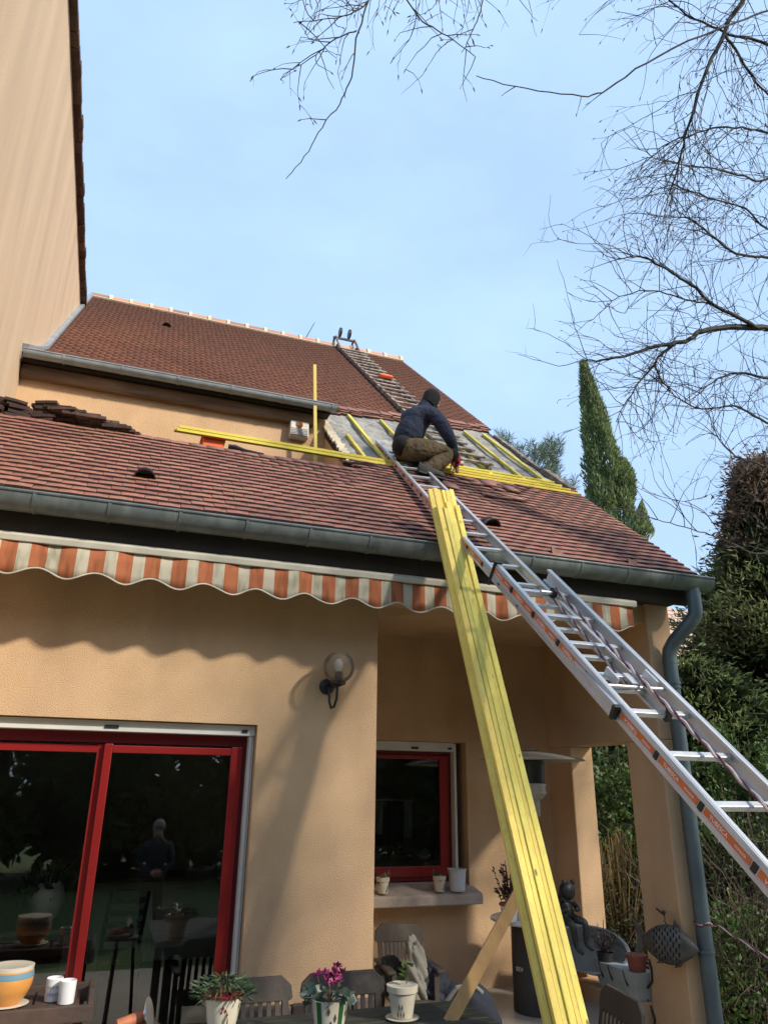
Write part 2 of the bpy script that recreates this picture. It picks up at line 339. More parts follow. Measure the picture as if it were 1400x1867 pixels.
def thing(name, label, cat, loc=(0, 0, 0), group=None):
    o = bpy.data.objects.new(name, None); COL.objects.link(o); o.location = loc; o.empty_display_size = .1
    return tag(o, label, cat, group)
def tag(o, label, cat, group=None):
    o['label'] = label; o['category'] = cat
    if group: o['group'] = group
    return o
def stru(o): o['kind'] = 'structure'; return o
def stuff(o): o['kind'] = 'stuff'; return o

def npmesh(name, V, F, mt, parent=None, smooth=False, mi=None):
    V = np.asarray(V, np.float32); F = np.asarray(F, np.int32); k = F.shape[1]
    me = bpy.data.meshes.new(name); me.vertices.add(len(V)); me.vertices.foreach_set('co', V.ravel())
    me.loops.add(F.size); me.loops.foreach_set('vertex_index', F.ravel()); me.polygons.add(len(F))
    me.polygons.foreach_set('loop_start', np.arange(0, F.size, k, dtype=np.int32)); me.polygons.foreach_set('loop_total', np.full(len(F), k, np.int32))
    for x in (mt if isinstance(mt, (list, tuple)) else [mt]): me.materials.append(M[x])
    if mi is not None: me.polygons.foreach_set('material_index', np.asarray(mi, np.int32))
    me.update(calc_edges=True); me.validate()
    if smooth: me.polygons.foreach_set('use_smooth', [True] * len(me.polygons))
    o = bpy.data.objects.new(name, me); COL.objects.link(o); par(o, parent); return o

def unit(a): return a / (np.linalg.norm(a, axis=1, keepdims=True) + 1e-9)
def leaves(P, D, length, width, fold=.0):
    """one leaf-shaped quad per point P, pointing along D"""
    n = len(P); D = unit(np.asarray(D)); S = unit(np.cross(D, unit(NP.normal(size=(n, 3)))))
    l = np.broadcast_to(np.asarray(length), (n,))[:, None]; w_ = np.broadcast_to(np.asarray(width), (n,))[:, None]
    N = np.cross(D, S)
    V = np.stack([P, P + D * l * .5 + S * w_ * .5 + N * l * fold, P + D * l, P + D * l * .5 - S * w_ * .5 + N * l * fold], 1).reshape(-1, 3)
    return V, np.arange(4 * n).reshape(n, 4)

# ------------------------------------------------------------------ the setting: ground
FZ = -0.2
def sheet(name, x0, y0, x1, y1, z, mt):
    b = MB(); b.add([(x0, y0, z), (x1, y0, z), (x1, y1, z), (x0, y1, z)], [(0, 1, 2, 3)]); return stru(b.build(name, mt))
sheet('ground', -400, -400, 400, 600, FZ - .16, 'lawn')
stru(MB().box((-1.6, -4.2, FZ - .155), (5.6, 1.66, FZ)).build('terrace', 'terrace'))

# ------------------------------------------------------------------ house
XL, XC, XR, XO, XV = -1.43, 2.1, 4.757, 5.03, 5.12
YB, YJ = 1.66, 1.207
house = thing('house', 'ochre rendered house with brown tiled roof, red door frames and striped awning', 'house', (2, 0, FZ))
ZT = 3.62
b = MB()                                                     # front wall with the big door opening
b.box((XL, 0, FZ), (-1.12, .3, ZT)); b.box((1.111, 0, FZ), (XC, .3, ZT)); b.box((-1.12, 0, 2.306), (1.111, .3, ZT))
front = b.build('wall', 'stucco', house)
b = MB().box((1.8, .3, FZ), (XC, YB, ZT)).build('wall', 'stucco', house)
b = MB()                                                     # recessed wall with the window
b.box((XC, YB, FZ), (2.45, YB + .3, ZT)); b.box((3.724, YB, FZ), (XR, YB + .3, ZT)); b.box((2.45, YB, FZ), (3.724, YB + .3, .77)); b.box((2.45, YB, 2.33), (3.724, YB + .3, ZT))
b.build('wall', 'stucco', house)
b = MB()                                                     # open side of the porch: pillar, stub, beam
b.box((XR, -.25, FZ), (XO, .241, 2.30)); b.box((XR, YJ, FZ), (XO, YB + .3, 2.30)); b.box((XR, -.25, 2.30), (XO, YB + .3, ZT))
b.build('pillar', 'stucco', house, bevel=.012)
MB().box((4.60, .243, FZ), (XO, YJ - .002, .136)).build('parapet', 'stucco', house, bevel=.015)
MB().box((XC, -.2, 3.38), (XR, .1, 3.62)).build('beam', 'stucco', house)
MB().box((XC, .1, 3.45), (XR, YB, 3.6)).build('ceiling', 'stucco', house)
# gable wall above the porch side
b = MB().prism([(4.9, -.2, ZT), (4.9, 9, ZT), (4.9, 9, 9.2), (4.9, 7.44, 10.7), (4.9, 2.2, 5.98), (4.9, -.2, 3.95)], (.13, 0, 0)).build('wall', 'stucco', house)
MB().box((-1.4, 9, FZ), (XO, 9.3, 9.2)).build('wall', 'stucco', house)
# interior
b = MB(); b.box((-1.42, .3, -.1), (4.75, 4.5, -.0)); b.build('floor', 'floor', house)
b = MB(); b.box((-1.42, 4.4, 0), (4.75, 4.5, 2.7)); b.box((-1.425, .3, 0), (-1.40, 4.4, 2.7)); b.box((4.72, YB + .3, 0), (4.755, 4.4, 2.7)); b.box((2.02, YB + .3, 0), (2.08, 4.4, 2.7)); b.build('wall', 'plaster', house)
b = MB(); b.box((-1.42, .3, 2.7), (XC - .3, 4.5, 2.75)); b.box((XC - .3, YB + .3, 2.7), (4.75, 4.5, 2.75)); b.build('ceiling', 'plaster', house)

# stones of the plinth along the front wall
pl = MB().box((1.115, -.02, FZ), (2.12, .0, .40)).build('plinth', 'stone', house)
rs = random.Random(3); x = 1.13
for r in range(4):
    x = 1.13 - rs.random() * .08; z0 = FZ + .155 * r
    while x < 2.05:
        wd = rs.uniform(.15, .3); d = rs.uniform(.04, .075)
        MB().box((max(x, 1.125), -.02 - d, z0 + .006), (min(x + wd - .012, 2.13), -.021, z0 + .148)).build('stone', 'stone', pl, bevel=.015)
        x += wd

# recess above the lean-to, back wall, cheek
MB().box((XL, .75, 4.55), (XC + .1, 2.15, 4.62)).build('flat_roof', 'zinc', house)
MB().box((XL, 2.15, 4.5), (XC, 2.45, 6.40)).build('wall', 'stucco', house)
b = MB().prism([(XC, .86, 4.5), (XC, 2.6, 4.5), (XC, 2.6, 6.42), (XC, 2.2, 6.07), (XC, .86, 4.92)], (.2, 0, 0)).build('wall', 'stucco', house)
# timber wall plate and rafter feet under the upper eaves
MB().box((XL + .01, 2.05, 6.09), (1.93, 2.149, 6.235)).build('timber', 'beamwood', house, bevel=.012)
MB().box((XL + .01, 1.98, 6.245), (2.12, 2.149, 6.29)).build('soffit', 'soffit', house)

# tall wing on the left
wing = MB().box((-9, -1.56, FZ), (XL, 13, 9.93)).build('wing_wall', 'stucco_tall', house)
rf = MB().prism([(-1.36, -1.66, 9.95), (-9.2, -1.66, 16.5), (-9.2, -1.66, 16.35), (-1.38, -1.66, 9.87)], (0, 14.8, 0)).build('wing_roof', 'tile_old', house)
y = -1.66; k = 0
while y < 13.0:
    dz = R_.uniform(-.012, .012)
    MB().box((-1.45, y + .004, 9.875 + dz), (-1.335 + R_.uniform(-.01, .012), y + .20, 9.945 + dz)).build('tile', 'tile_old', rf); y += .205

# roofs: profile points (y, z)
def zl(y): return 6.155 + (.853 if y < 2.2 else .908) * (y - 2.2)
def flare(y):
    pts = [(1.93, 6.315), (2.6, 6.69), (3.25, 7.11), (7.44, 10.913)]
    for (a, za), (c, zc) in zip(pts, pts[1:]):
        if y <= c: return za + (zc - za) * (y - a) / (c - a)
    return 10.913
T = .11
def slab(name, prof, x0, x1, mt, parent):
    low = [(x0, y, z - T) for y, z in prof][::-1]
    return MB().prism([(x0, y, z - .028) for y, z in prof] + low, (x1 - x0, 0, 0)).build(name, mt, parent)
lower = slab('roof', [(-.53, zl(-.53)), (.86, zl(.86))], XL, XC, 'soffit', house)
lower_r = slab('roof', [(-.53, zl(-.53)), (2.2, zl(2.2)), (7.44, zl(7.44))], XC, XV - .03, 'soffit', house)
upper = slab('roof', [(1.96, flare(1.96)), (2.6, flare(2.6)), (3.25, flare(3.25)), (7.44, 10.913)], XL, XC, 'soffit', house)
MB().prism([(XL, 7.44, 10.90), (XL, 13.2, 5.6), (XL, 13.2, 5.5), (XL, 7.44, 10.79)], (XV - XL, 0, 0)).build('roof', 'tile_up', house)
# eaves boards under the gutter
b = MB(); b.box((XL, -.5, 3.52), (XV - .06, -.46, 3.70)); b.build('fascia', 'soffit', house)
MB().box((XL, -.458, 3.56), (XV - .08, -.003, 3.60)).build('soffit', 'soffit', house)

# grey underlay sheet, wrinkled
nx, ny = 60, 52
g = np.zeros((ny + 1, nx + 1, 3))
for j in range(ny + 1):
    for i in range(nx + 1):
        X = XC + .02 + (XV - .16 - XC) * i / nx; Y = .95 + 2.45 * j / ny
        h = .010 * math.sin(X * 7 + 3 * Y + 2 * math.sin(Y * 4)) + .008 * math.sin(9 * Y - 5 * X) + R_.uniform(-.003, .003)
        h = abs(h) * .9
        g[j, i] = (X, Y - h * .65, zl(Y) - .004 + h * .75)
F = [(j * (nx + 1) + i, j * (nx + 1) + i + 1, (j + 1) * (nx + 1) + i + 1, (j + 1) * (nx + 1) + i) for j in range(ny) for i in range(nx)]
fe = npmesh('underlay', g.reshape(-1, 3), F, 'felt', lower_r, smooth=True)
sol = fe.modifiers.new('t', 'SOLIDIFY'); sol.thickness = .006; sol.offset = -1
# torn edge along the cheek and timber rim along the verge
b = MB()
for k in range(16):
    Y = 1.02 + k * .1; o = R_.uniform(-.02, .02)
    b.bar((XC + .02 + o, Y, zl(Y) + .02), (XC + .03 - o, Y + .12, zl(Y + .12) + .025 + R_.uniform(0, .02)), .07 + R_.uniform(0, .05), .025, (0, -.6, .8))
b.build('mortar_edge', 'mortar', lower_r)
MB().bar((XV - .06, 1.3, zl(1.3) - .0), (XV - .06, 3.1, zl(3.1) + .0), .07, .06, (0, -.65, .75)).build('verge_board', 'oldwood', lower_r)
MB().bar((XV - .03, 1.25, zl(1.25) + .045), (XV - .03, 1.85, zl(1.85) + .05), .10, .05, (0, -.65, .75)).build('verge_board', 'oldwood', lower_r)

# ---- clay tiles
def tile_mesh(name, wd, ln, th, mt):
    h = wd / 2 - .002; vs = []; cam_ = .002
    for yy in (0, ln):
        for xx, zz in ((-h, 0), (0, cam_), (h, 0)):
            vs.append((xx, yy, zz)); vs.append((xx, yy, zz + th))
    # ring per y: idx 0..5 (b,t)*3
    f = [(1, 3, 9, 7), (3, 5, 11, 9), (0, 6, 8, 2), (2, 8, 10, 4), (0, 2, 3, 1), (2, 4, 5, 3), (6, 7, 9, 8), (8, 9, 11, 10), (0, 1, 7, 6), (4, 10, 11, 5)]
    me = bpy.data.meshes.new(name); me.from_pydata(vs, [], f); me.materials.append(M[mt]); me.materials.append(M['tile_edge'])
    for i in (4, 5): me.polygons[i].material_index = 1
    me.update(); return me
TW, TE = .172, .102
tm = tile_mesh('tile', TW, .19, .031, 'tile')
TV = np.array([v.co[:] for v in tm.vertices]); TF = [tuple(p.vertices) for p in tm.polygons]
def tilemat(x, y, z, ang, yaw=0., roll=0.):
    return Matrix.Translation((x, y, z)) @ Matrix.Rotation(ang, 4, 'X') @ Matrix.Rotation(yaw, 4, 'Z') @ Matrix.Rotation(roll, 4, 'Y')
def course_tiles(x0, x1, y0, y1, zf, keep=None, wav=0., miss=()):
    """tile matrices for courses running up a slope from y0 to y1(x)"""
    L = []; y = y0; row = 0
    while True:
        if y > y1: break
        a = math.atan((zf(y + .01, x1) - zf(y, x1)) / .01)
        off = (row % 2) * TW / 2 + R_.uniform(-.01, .01); x = x0 - TW + off
        while x < x1:
            xc = x + TW / 2; xa, xb = max(x, x0), min(x + TW, x1)
            if xb - xa > .04 and (keep is None or keep(xc, y)):
                a = math.atan((zf(y + .01, xc) - zf(y, xc)) / .01)
                w_ = 1.0
                lift = wav * (math.sin(xc * 3.1 + y * 2.3) * .6 + math.sin(xc * 7.7 - y * 5) * .4)
                ho = .012 + lift + R_.uniform(-.001, .0015)
                n = Vector((0, -math.sin(a), math.cos(a)))
                p = Vector(((xa + xb) / 2, y, zf(y, xc))) + n * ho
                dis = False
                for (mx_, my_, mr) in miss:
                    if abs(xc - mx_) < mr and abs(y - my_) < .06: dis = True
                tilt = .15 + R_.uniform(-.006, .006); yw = R_.uniform(-.006, .006); rl = R_.uniform(-.005, .005)
                if dis: yw += R_.uniform(-.16, .16); tilt += R_.uniform(-.16, .05); rl += R_.uniform(-.1, .1); p += n * R_.uniform(0, .018)
                L.append((tilemat(p.x, p.y, p.z, a - tilt, yw, rl), (xb - xa) / TW))
            x += TW
        y += TE * math.cos(a); row += 1
    return L
def join_tiles(name, L, mt, parent):
    V = []; F = []; nv = len(TV)
    H = np.c_[TV, np.ones(nv)]
    for k, (mx_, sx) in enumerate(L):
        h = H.copy(); h[:, 0] *= sx
        V.append((h @ np.array(mx_).T)[:, :3]); F += [tuple(i + k * nv for i in f) for f in TF]
    V = np.concatenate(V)
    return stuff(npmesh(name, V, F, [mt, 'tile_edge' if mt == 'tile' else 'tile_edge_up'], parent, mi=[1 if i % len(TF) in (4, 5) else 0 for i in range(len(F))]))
gap_ = [(3.62, .95, .26), (3.92, .86, .2), (3.45, .88, .16), (4.25, 1.02, .12), (3.2, .6, .1), (4.0, .35, .12), (3.75, .62, .2)]
LA = course_tiles(XL + .01, XV, -.585, 1.22, lambda y, x: zl(y), keep=lambda x, y: y < .80 or x > XC, wav=.006, miss=gap_)
allt = [(t, s, lower if t.translation.x < XC else lower_r) for t, s in LA]
def vis(t):
    p = t[0].translation - CAM; z = p.dot(fw); return z, abs(p.dot(rt) / z * FPX) < 715
near = sorted([t for t in allt if vis(t)[1]], key=lambda t: vis(t)[0])
chosen = set(id(t) for t in near[:560]); cnt = {id(lower): 0, id(lower_r): 0}
rest = {id(lower): [], id(lower_r): []}
for t in near + [t for t in allt if not vis(t)[1]]:
    if id(t) in chosen and cnt[id(t[2])] < (300 if t[2] is lower else 250):
        o = bpy.data.objects.new('tile', tm); COL.objects.link(o); o.parent = t[2]
        o.matrix_basis = t[0] @ Matrix.Diagonal((t[1], 1, 1, 1)); cnt[id(t[2])] += 1
    else: rest[id(t[2])].append((t[0], t[1]))
for r_ in (lower, lower_r):
    if rest[id(r_)]: join_tiles('farther_tiles', rest[id(r_)], 'tile', r_)
# upper roof
def zup(y, x):
    k = min(1, max(0, (x - 2.05) / .7)); return flare(y) * (1 - k) + zl(y) * k
UA = course_tiles(XL + .05, XV, 1.93, 7.36, zup, keep=lambda x, y: y > (1.9 if x < 2.16 else 2.80 + .46 * (x - 2.2) / 2.9 + .03 * math.sin(x * 9)))
join_tiles('upper_tiles', [t for t in UA if t[0].translation.x < XC], 'tile_up', upper); join_tiles('upper_tiles', [t for t in UA if t[0].translation.x >= XC], 'tile_up', lower_r)
# a ragged double course at the broken edge
x = XC + .1
while x < XV - .1:
    Y = 2.76 + .46 * (x - 2.2) / 2.9
    for k in range(3):
        o = bpy.data.objects.new('tile', tm); COL.objects.link(o); o.parent = lower_r
        yy = Y + .045 * k + R_.uniform(-.03, .03)
        o.matrix_basis = tilemat(x + R_.uniform(-.02, .02), yy, zl(yy) + .004 + .020 * k, math.atan(.908) - .05, R_.uniform(-.05, .05), R_.uniform(-.03, .03))
        o.hide_render = False
    x += TW
# ridge tiles with mortar
rd = MB().box((XL, 7.40, 10.86), (XV, 7.48, 10.90)).build('ridge', 'mortar', upper)
x = XL + .02
while x < XV - .1:
    l = .345
    b = MB(); arc = [(math.cos(a) * .135, math.sin(a) * .125) for a in np.linspace(-.15, math.pi + .15, 9)]
    b.prism([(x, 7.44 - c, 10.86 + s_) for c, s_ in arc] + [(x, 7.44 - c * .86, 10.86 + s_ * .86) for c, s_ in arc][::-1], (l, 0, 0))
    b.build('ridge_tile', 'ridge', upper, smooth=True)
    b = MB(); arc = [(math.cos(a) * .155, math.sin(a) * .15) for a in np.linspace(-.3, math.pi + .3, 9)]
    b.prism([(x + l - .008, 7.44 - c, 10.86 + s_) for c, s_ in arc], (.055 + R_.uniform(0, .02), 0, 0)); b.build('mortar_joint', 'mortar', upper, smooth=True)
    x += l + .04
MB().bar((XL, 7.27, 10.80), (XV + .02, 7.27, 10.80), .06, .055, (0, -.65, .75)).build('mortar_bed', 'mortar', upper)
# flashing along the tall wall
fl = [(XL + .035, y, flare(y) + .05) for y in (1.92, 2.3, 2.6, 2.95, 3.25, 4.2, 5.5, 7.3)]
b = MB()
for p, q in zip(fl, fl[1:]): b.bar(p, q, .07, .09, (0, -.6, .8))
b.build('flashing', 'zinc_up', upper)
# vent tiles: hooded, dark inside
def vent(x, y, zf, parent, sc=1.0, mt='tile_old'):
    a = math.atan((zf(y + .01) - zf(y)) / .01); n = Vector((0, -math.sin(a), math.cos(a))); u_ = Vector((0, math.cos(a), math.sin(a)))
    p = Vector((x, y, zf(y))) + n * .03; b = MB(); N = 9
    for k in range(N):
        for j, t in enumerate((0, .16)):
            pass
    rim = [(math.cos(t) * .085 * sc, math.sin(t) * .085 * sc) for t in np.linspace(0, math.pi, N)]
    vs = [p + Vector((c, 0, 0)) + n * s_ for c, s_ in rim] + [p + Vector((c * .9, 0, 0)) + n * s_ * .9 for c, s_ in rim]
    vs += [p + u_ * .2 * sc + Vector((c * .5, 0, 0)) + n * s_ * .08 for c, s_ in rim]
    f = [(i, i + 1, N + i + 1, N + i) for i in range(N - 1)] + [(i, 2 * N + i, 2 * N + i + 1, i + 1) for i in range(N - 1)]
    b.add(vs, f); b.build('vent_hood', mt, parent, smooth=True)
    b = MB().prism([p + u_ * .07 + Vector((c * .85, 0, 0)) + n * s_ * .8 for c, s_ in rim], u_ * .03); b.build('vent_mouth', 'blackp', parent)
vent(.02, -.15, zl, lower, 1.05); vent(3.17, -.15, zl, lower_r, 1.05); vent(.06, 5.95, flare, upper, 1.0)
# two broken tiles standing in the gutter
for X, an, s_ in ((3.62, .5, .9), (4.44, -.1, .8)):
    MB().prism([(X - .07 * s_, -.57, 3.77), (X + .08 * s_, -.57, 3.75), (X + .05 * s_ + an * .02, -.56, 3.86), (X - .05 * s_ - .02, -.55, 3.80 + .13 * s_)], (0, .02, 0)).build('tile_shard', 'tile', lower_r)

# ---- gutters
def gutter(name, x0, x1, yc, zc, r, mt, parent, bands, bead=.012):
    b = MB(); N = 13; prof = [(yc + r * math.cos(a), zc + r * math.sin(a)) for a in np.linspace(math.pi, 2 * math.pi, N)]
    inn = [(yc + (r - .004) * math.cos(a), zc + (r - .004) * math.sin(a)) for a in np.linspace(math.pi, 2 * math.pi, N)]
    vs = [(x0, y, z) for y, z in prof] + [(x1, y, z) for y, z in prof] + [(x0, y, z) for y, z in inn] + [(x1, y, z) for y, z in inn]
    f = [(i, i + 1, N + i + 1, N + i) for i in range(N - 1)] + [(2 * N + i, 3 * N + i, 3 * N + i + 1, 2 * N + i + 1) for i in range(N - 1)]
    f += [(0, N, 3 * N, 2 * N), (N - 1, 3 * N - 1, 4 * N - 1, 2 * N - 1)]
    b.add(vs, f); o = b.build(name, mt, parent, smooth=True)
    MB().tube([(x0, yc - r, zc + .003), (x1, yc - r, zc + .003)], bead, 8).build('gutter_bead', mt, o, smooth=True)
    MB().prism([(x1 - .004, y, z) for y, z in prof], (.006, 0, 0)).build('end_cap', mt, o)
    for X in bands:
        b = MB(); rr = r + .006
        pts = [(X, yc + rr * math.cos(a), zc + rr * math.sin(a)) for a in np.linspace(math.pi, 2 * math.pi, N)]
        vs = pts + [(X + .022, y, z) for _, y, z in pts] + [(X, yc + (y - yc) * .95, zc + (z - zc) * .95) for _, y, z in pts] + [(X + .022, yc + (y - yc) * .95, zc + (z - zc) * .95) for _, y, z in pts]
        f = [(i, i + 1, N + i + 1, N + i) for i in range(N - 1)] + [(i, 2 * N + i, 2 * N + i + 1, i + 1) for i in range(N - 1)] + [(N + i, N + i + 1, 3 * N + i + 1, 3 * N + i) for i in range(N - 1)]
        b.add(vs, f); b.build('gutter_bracket', mt, o, smooth=True)
    return o
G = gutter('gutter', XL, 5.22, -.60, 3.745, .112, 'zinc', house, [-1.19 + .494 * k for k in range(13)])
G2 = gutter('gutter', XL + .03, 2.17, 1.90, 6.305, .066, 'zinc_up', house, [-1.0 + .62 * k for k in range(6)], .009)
# downpipe with swan neck
dp = MB().tube([(5.04, -.60, 3.70), (5.04, -.60, 3.47), (5.036, -.595, 3.405), (5.005, -.545, 3.335), (4.965, -.475, 3.26), (4.925, -.40, 3.18), (4.90, -.352, 3.105), (4.895, -.34, 3.03), (4.895, -.34, 2.8), (4.905, -.34, FZ)], .066, 16).build('downpipe', 'pipe', house, smooth=True)
for z, r in ((2.80, .075), (2.76, .073), (2.99, .070), (1.9, .068), (.62, .077), (3.24, .069)):
    x = 4.897 if z < 3.0 else 4.955; y = -.34 if z < 3.0 else -.455
    MB().tube([(x, y, z - .012), (x, y, z + .012)], r, 16).build('pipe_collar', 'pipe', dp, smooth=True)

# ---- big red sliding door
door = MB()
door.box((-1.11, .16, 2.146), (1.062, .24, 2.222)); door.box((1.0, .165, -.02), (1.062, .235, 2.146)); door.box((-1.11, .16, -.02), (-1.04, .24, 2.146))
door = door.build('door', 'red2', house)
b = MB(); b.box((.942, .135, .0), (1.03, .175, 2.14)); b.box((.058, .14, 2.075), (.942, .172, 2.13)); b.box((.058, .14, .0), (.942, .172, .09)); b.box((.0, .135, 0), (.058, .178, 2.14))
b.build('sash', 'red', door, bevel=.006)
b = MB(); b.box((-1.04, .18, .0), (-.96, .215, 2.14)); b.box((-.96, .182, 2.075), (-.02, .213, 2.13)); b.box((-.96, .182, 0), (-.02, .213, .09)); b.box((-.05, .18, 0), (.03, .215, 2.14))
b.build('sash', 'red', door, bevel=.006)
MB().box((.055, .150, .085), (.945, .158, 2.08)).build('pane', 'glass', door)
MB().box((-.965, .192, .085), (-.045, .200, 2.08)).build('pane', 'glass', door)
MB().box((-1.11, .06, 2.224), (1.105, .235, 2.30)).build('shutter_box', 'white', door, bevel=.004)
b = MB(); b.box((-.02, .052, 2.245), (.08, .0598, 2.268)); b.box((1.0, .052, 2.245), (1.045, .0598, 2.268)); b.build('latch', 'blackp', door)
b = MB(); b.box((1.066, .07, -.02), (1.085, .13, 2.223)); b.box((1.066, .15, -.02), (1.105, .20, 2.223)); b.box((1.085, .085, -.02), (1.105, .12, 2.223)); b.build('guide_rail', 'white', door)

# ---- kitchen window
win = MB(); yw = YB + .15
win.box((2.46, yw, 2.195), (3.60, yw + .07, 2.23)); win.box((3.56, yw, .96), (3.60, yw + .07, 2.195)); win.box((2.46, yw, .96), (3.56, yw + .07, 1.0)); win.box((2.46, yw, 1.0), (2.5, yw + .07, 2.195))
win = win.build('window', 'red2', house)
b = MB(); b.box((3.46, yw - .03, 1.0), (3.56, yw + .02, 2.19)); b.box((2.5, yw - .028, 2.15), (3.46, yw + .018, 2.19)); b.box((2.5, yw - .028, 1.0), (3.46, yw + .018, 1.10)); b.box((2.5, yw - .03, 1.10), (2.56, yw + .02, 2.15))
b.build('sash', 'red', win, bevel=.006)
MB().box((2.555, yw - .01, 1.095), (3.465, yw - .003, 2.155)).build('pane', 'glass', win)
MB().box((2.455, YB + .05, 2.232), (3.60, YB + .2, 2.325)).build('shutter_box', 'white', win)
b = MB(); b.box((3.10, YB + .043, 2.25), (3.18, YB + .0498, 2.272)); b.box((3.53, YB + .043, 2.255), (3.575, YB + .0498, 2.275)); b.build('latch', 'blackp', win)
b = MB(); b.box((3.605, YB + .06, .965), (3.63, YB + .13, 2.32)); b.box((3.605, YB + .145, .965), (3.65, YB + .19, 2.32)); b.build('guide_rail', 'white', win)
b = MB(); b.prism([(2.3, YB - .22, .775), (2.3, YB - .22, .865), (2.3, YB - .20, .875), (2.3, YB + .15, .955), (2.3, YB + .15, .775)], (1.47, 0, 0)); b.build('sill', 'sill', win, bevel=.012)

# ---- kitchen, seen through the panes
cab = thing('kitchen_cabinet', 'pale kitchen base cabinet with drawers behind the glass door', 'cabinet', (.9, 3.6, 0))
MB().box((.1, 3.32, .1), (1.95, 3.95, .86)).build('carcass', 'cabinet', cab); MB().box((.05, 3.27, .862), (2.0, 3.97, .90)).build('worktop', 'counter', cab)
for i, (xa, xb) in enumerate(((.12, .72), (.74, 1.32), (1.34, 1.93))):
    for j, (za, zb) in enumerate(((.62, .84), (.38, .60), (.12, .36)) if i else ((.12, .84),)):
        d_ = MB().box((xa, 3.30, za), (xb, 3.318, zb)).build('drawer' if i else 'cabinet_door', 'cabinet', cab, bevel=.004)
        MB().tube([(xa + .2, 3.28, zb - .05), (xb - .2, 3.28, zb - .05)], .006, 6).build('handle', 'steel', d_)
dt = thing('dining_table', 'dark dining table indoors behind the left glass pane', 'table', (-.55, 1.75, 0))
MB().box((-1.3, 1.3, .70), (-.02, 2.2, .74)).build('table_top', 'counter', dt, bevel=.006)
for sx in (-1.24, -.08):
    for sy in (1.36, 2.14): MB().box((sx - .03, sy - .03, 0), (sx + .03, sy + .03, .70)).build('leg', 'counter', dt)
vs = thing('vase', 'white vase with dark twigs and yellow-green leaves indoors behind the left pane', 'vase', (-.3, 1.7, .74))
MB().lathe([(.05, 0), (.11, .05), (.15, .16), (.13, .27), (.10, .31), (.10, .30)], (-.3, 1.7, .742), 20).build('body', 'cup_white', vs, smooth=True)
b = MB()
for k in range(14):
    a = R_.uniform(0, 6.28); q = R_.uniform(.1, .34); b.tube([(-.3, 1.7, .95), (-.3 + math.cos(a) * q * .5, 1.7 + math.sin(a) * q * .5, 1.12), (-.3 + math.cos(a) * q, 1.7 + math.sin(a) * q, 1.12 + R_.uniform(-.15, .25))], .005, 4)
b.build('twigs', 'bark', vs)
P = np.array([(-.42, 1.62, 1.02)]) + NP.normal(size=(40, 3)) * .07; V, F = leaves(P, NP.normal(size=(40, 3)) + [0, 0, .5], .12, .06); npmesh('leaves', V, F, 'shrub', vs)
ic = thing('dining_chair', 'black curved dining chair indoors behind the right glass pane', 'chair', (.35, 1.6, 0))
for sx in (.2, .52):
    MB().tube([(sx, 1.9, 0), (sx, 1.85, .42), (sx, 1.78, .6), (sx + .03, 1.72, .95)], .018, 8).build('back_post', 'blackp', ic, smooth=True)
    MB().tube([(sx, 1.45, 0), (sx, 1.47, .44)], .018, 8).build('leg', 'blackp', ic)
for k in range(4): MB().bar((.2 + .02, 1.79 - .02 * k, .58 + .1 * k), (.52 + .02, 1.79 - .02 * k, .58 + .1 * k), .012, .05).build('back_slat', 'blackp', ic)
MB().box((.18, 1.44, .44), (.54, 1.88, .48)).build('seat', 'blackp', ic, bevel=.01)
for i, (x, mt_, h) in enumerate(((2.93, 'greycloth', .34), (3.08, 'darkcloth', .46), (3.19, 'darkcloth', .42), (3.28, 'greycloth', .38))):
    n = 9; b = MB(); vs_ = []
    for j in range(2):
        for k in range(n):
            vs_.append((x + (k / (n - 1) - .5) * .10, 2.25 + .02 * math.sin(k * 1.6 + i), 1.72 - j * h))
    b.add(vs_, [(k, k + 1, n + k + 1, n + k) for k in range(n - 1)])
    o = b.build('hanging_cloth', mt_); s_ = o.modifiers.new('t', 'SOLIDIFY'); s_.thickness = .006
    tag(o, ['pale cloth hanging leftmost behind the kitchen window', 'dark cloth hanging second from left behind the kitchen window', 'dark cloth hanging third from left behind the kitchen window', 'pale cloth hanging rightmost behind the kitchen window'][i], 'cloth', 'cloths hanging behind the kitchen window')
tag(MB().tube([(2.86, 2.25, 1.73), (3.36, 2.25, 1.73)], .006, 6).build('drying_rail', 'steel'), 'thin metal rail holding cloths behind the kitchen window', 'rail')

# ------------------------------------------------------------------ awning
aw = thing('awning', 'retracted orange and white striped awning with scalloped valance under the eaves', 'awning', (1.5, -.3, 3.5))
b = MB(); nx = 480; rows = [3.452, 3.37, 3.29]; vs = []
for i in range(nx + 1):
    X = -1.4 + (4.43 + 1.4) * i / nx; yy = -.48 + .008 * math.sin(X * 9.0) + .005 * math.sin(X * 23 + 1)
    zb = 3.243 - .031 * math.cos((X + .026) / .387 * 2 * math.pi)
    for k, z in enumerate(rows + [zb]): vs.append((X, yy + (.006 * math.sin(X * 31 + 2) if k > 1 else 0), z))
b.add(vs, [(i * 4 + k, (i + 1) * 4 + k, (i + 1) * 4 + k + 1, i * 4 + k + 1) for i in range(nx) for k in range(3)])
va = b.build('valance', 'awning', aw, smooth=True); s_ = va.modifiers.new('t', 'SOLIDIFY'); s_.thickness = .003
MB().tube([(v[0], v[1] - .002, v[2]) for v in vs[3::4]], .006, 6).build('piping', 'cream_metal', va, smooth=True)
b = MB(); b.prism([(-1.4, -.50, 3.45), (-1.4, -.51, 3.49), (-1.4, -.49, 3.517), (-1.4, -.40, 3.52), (-1.4, -.40, 3.45)], (5.86, 0, 0)); b.build('front_bar', 'cream_metal', aw, bevel=.004)
MB().tube([(-1.38, -.27, 3.47), (4.4, -.27, 3.47)], .06, 14).build('roller', 'awning', aw, smooth=True)
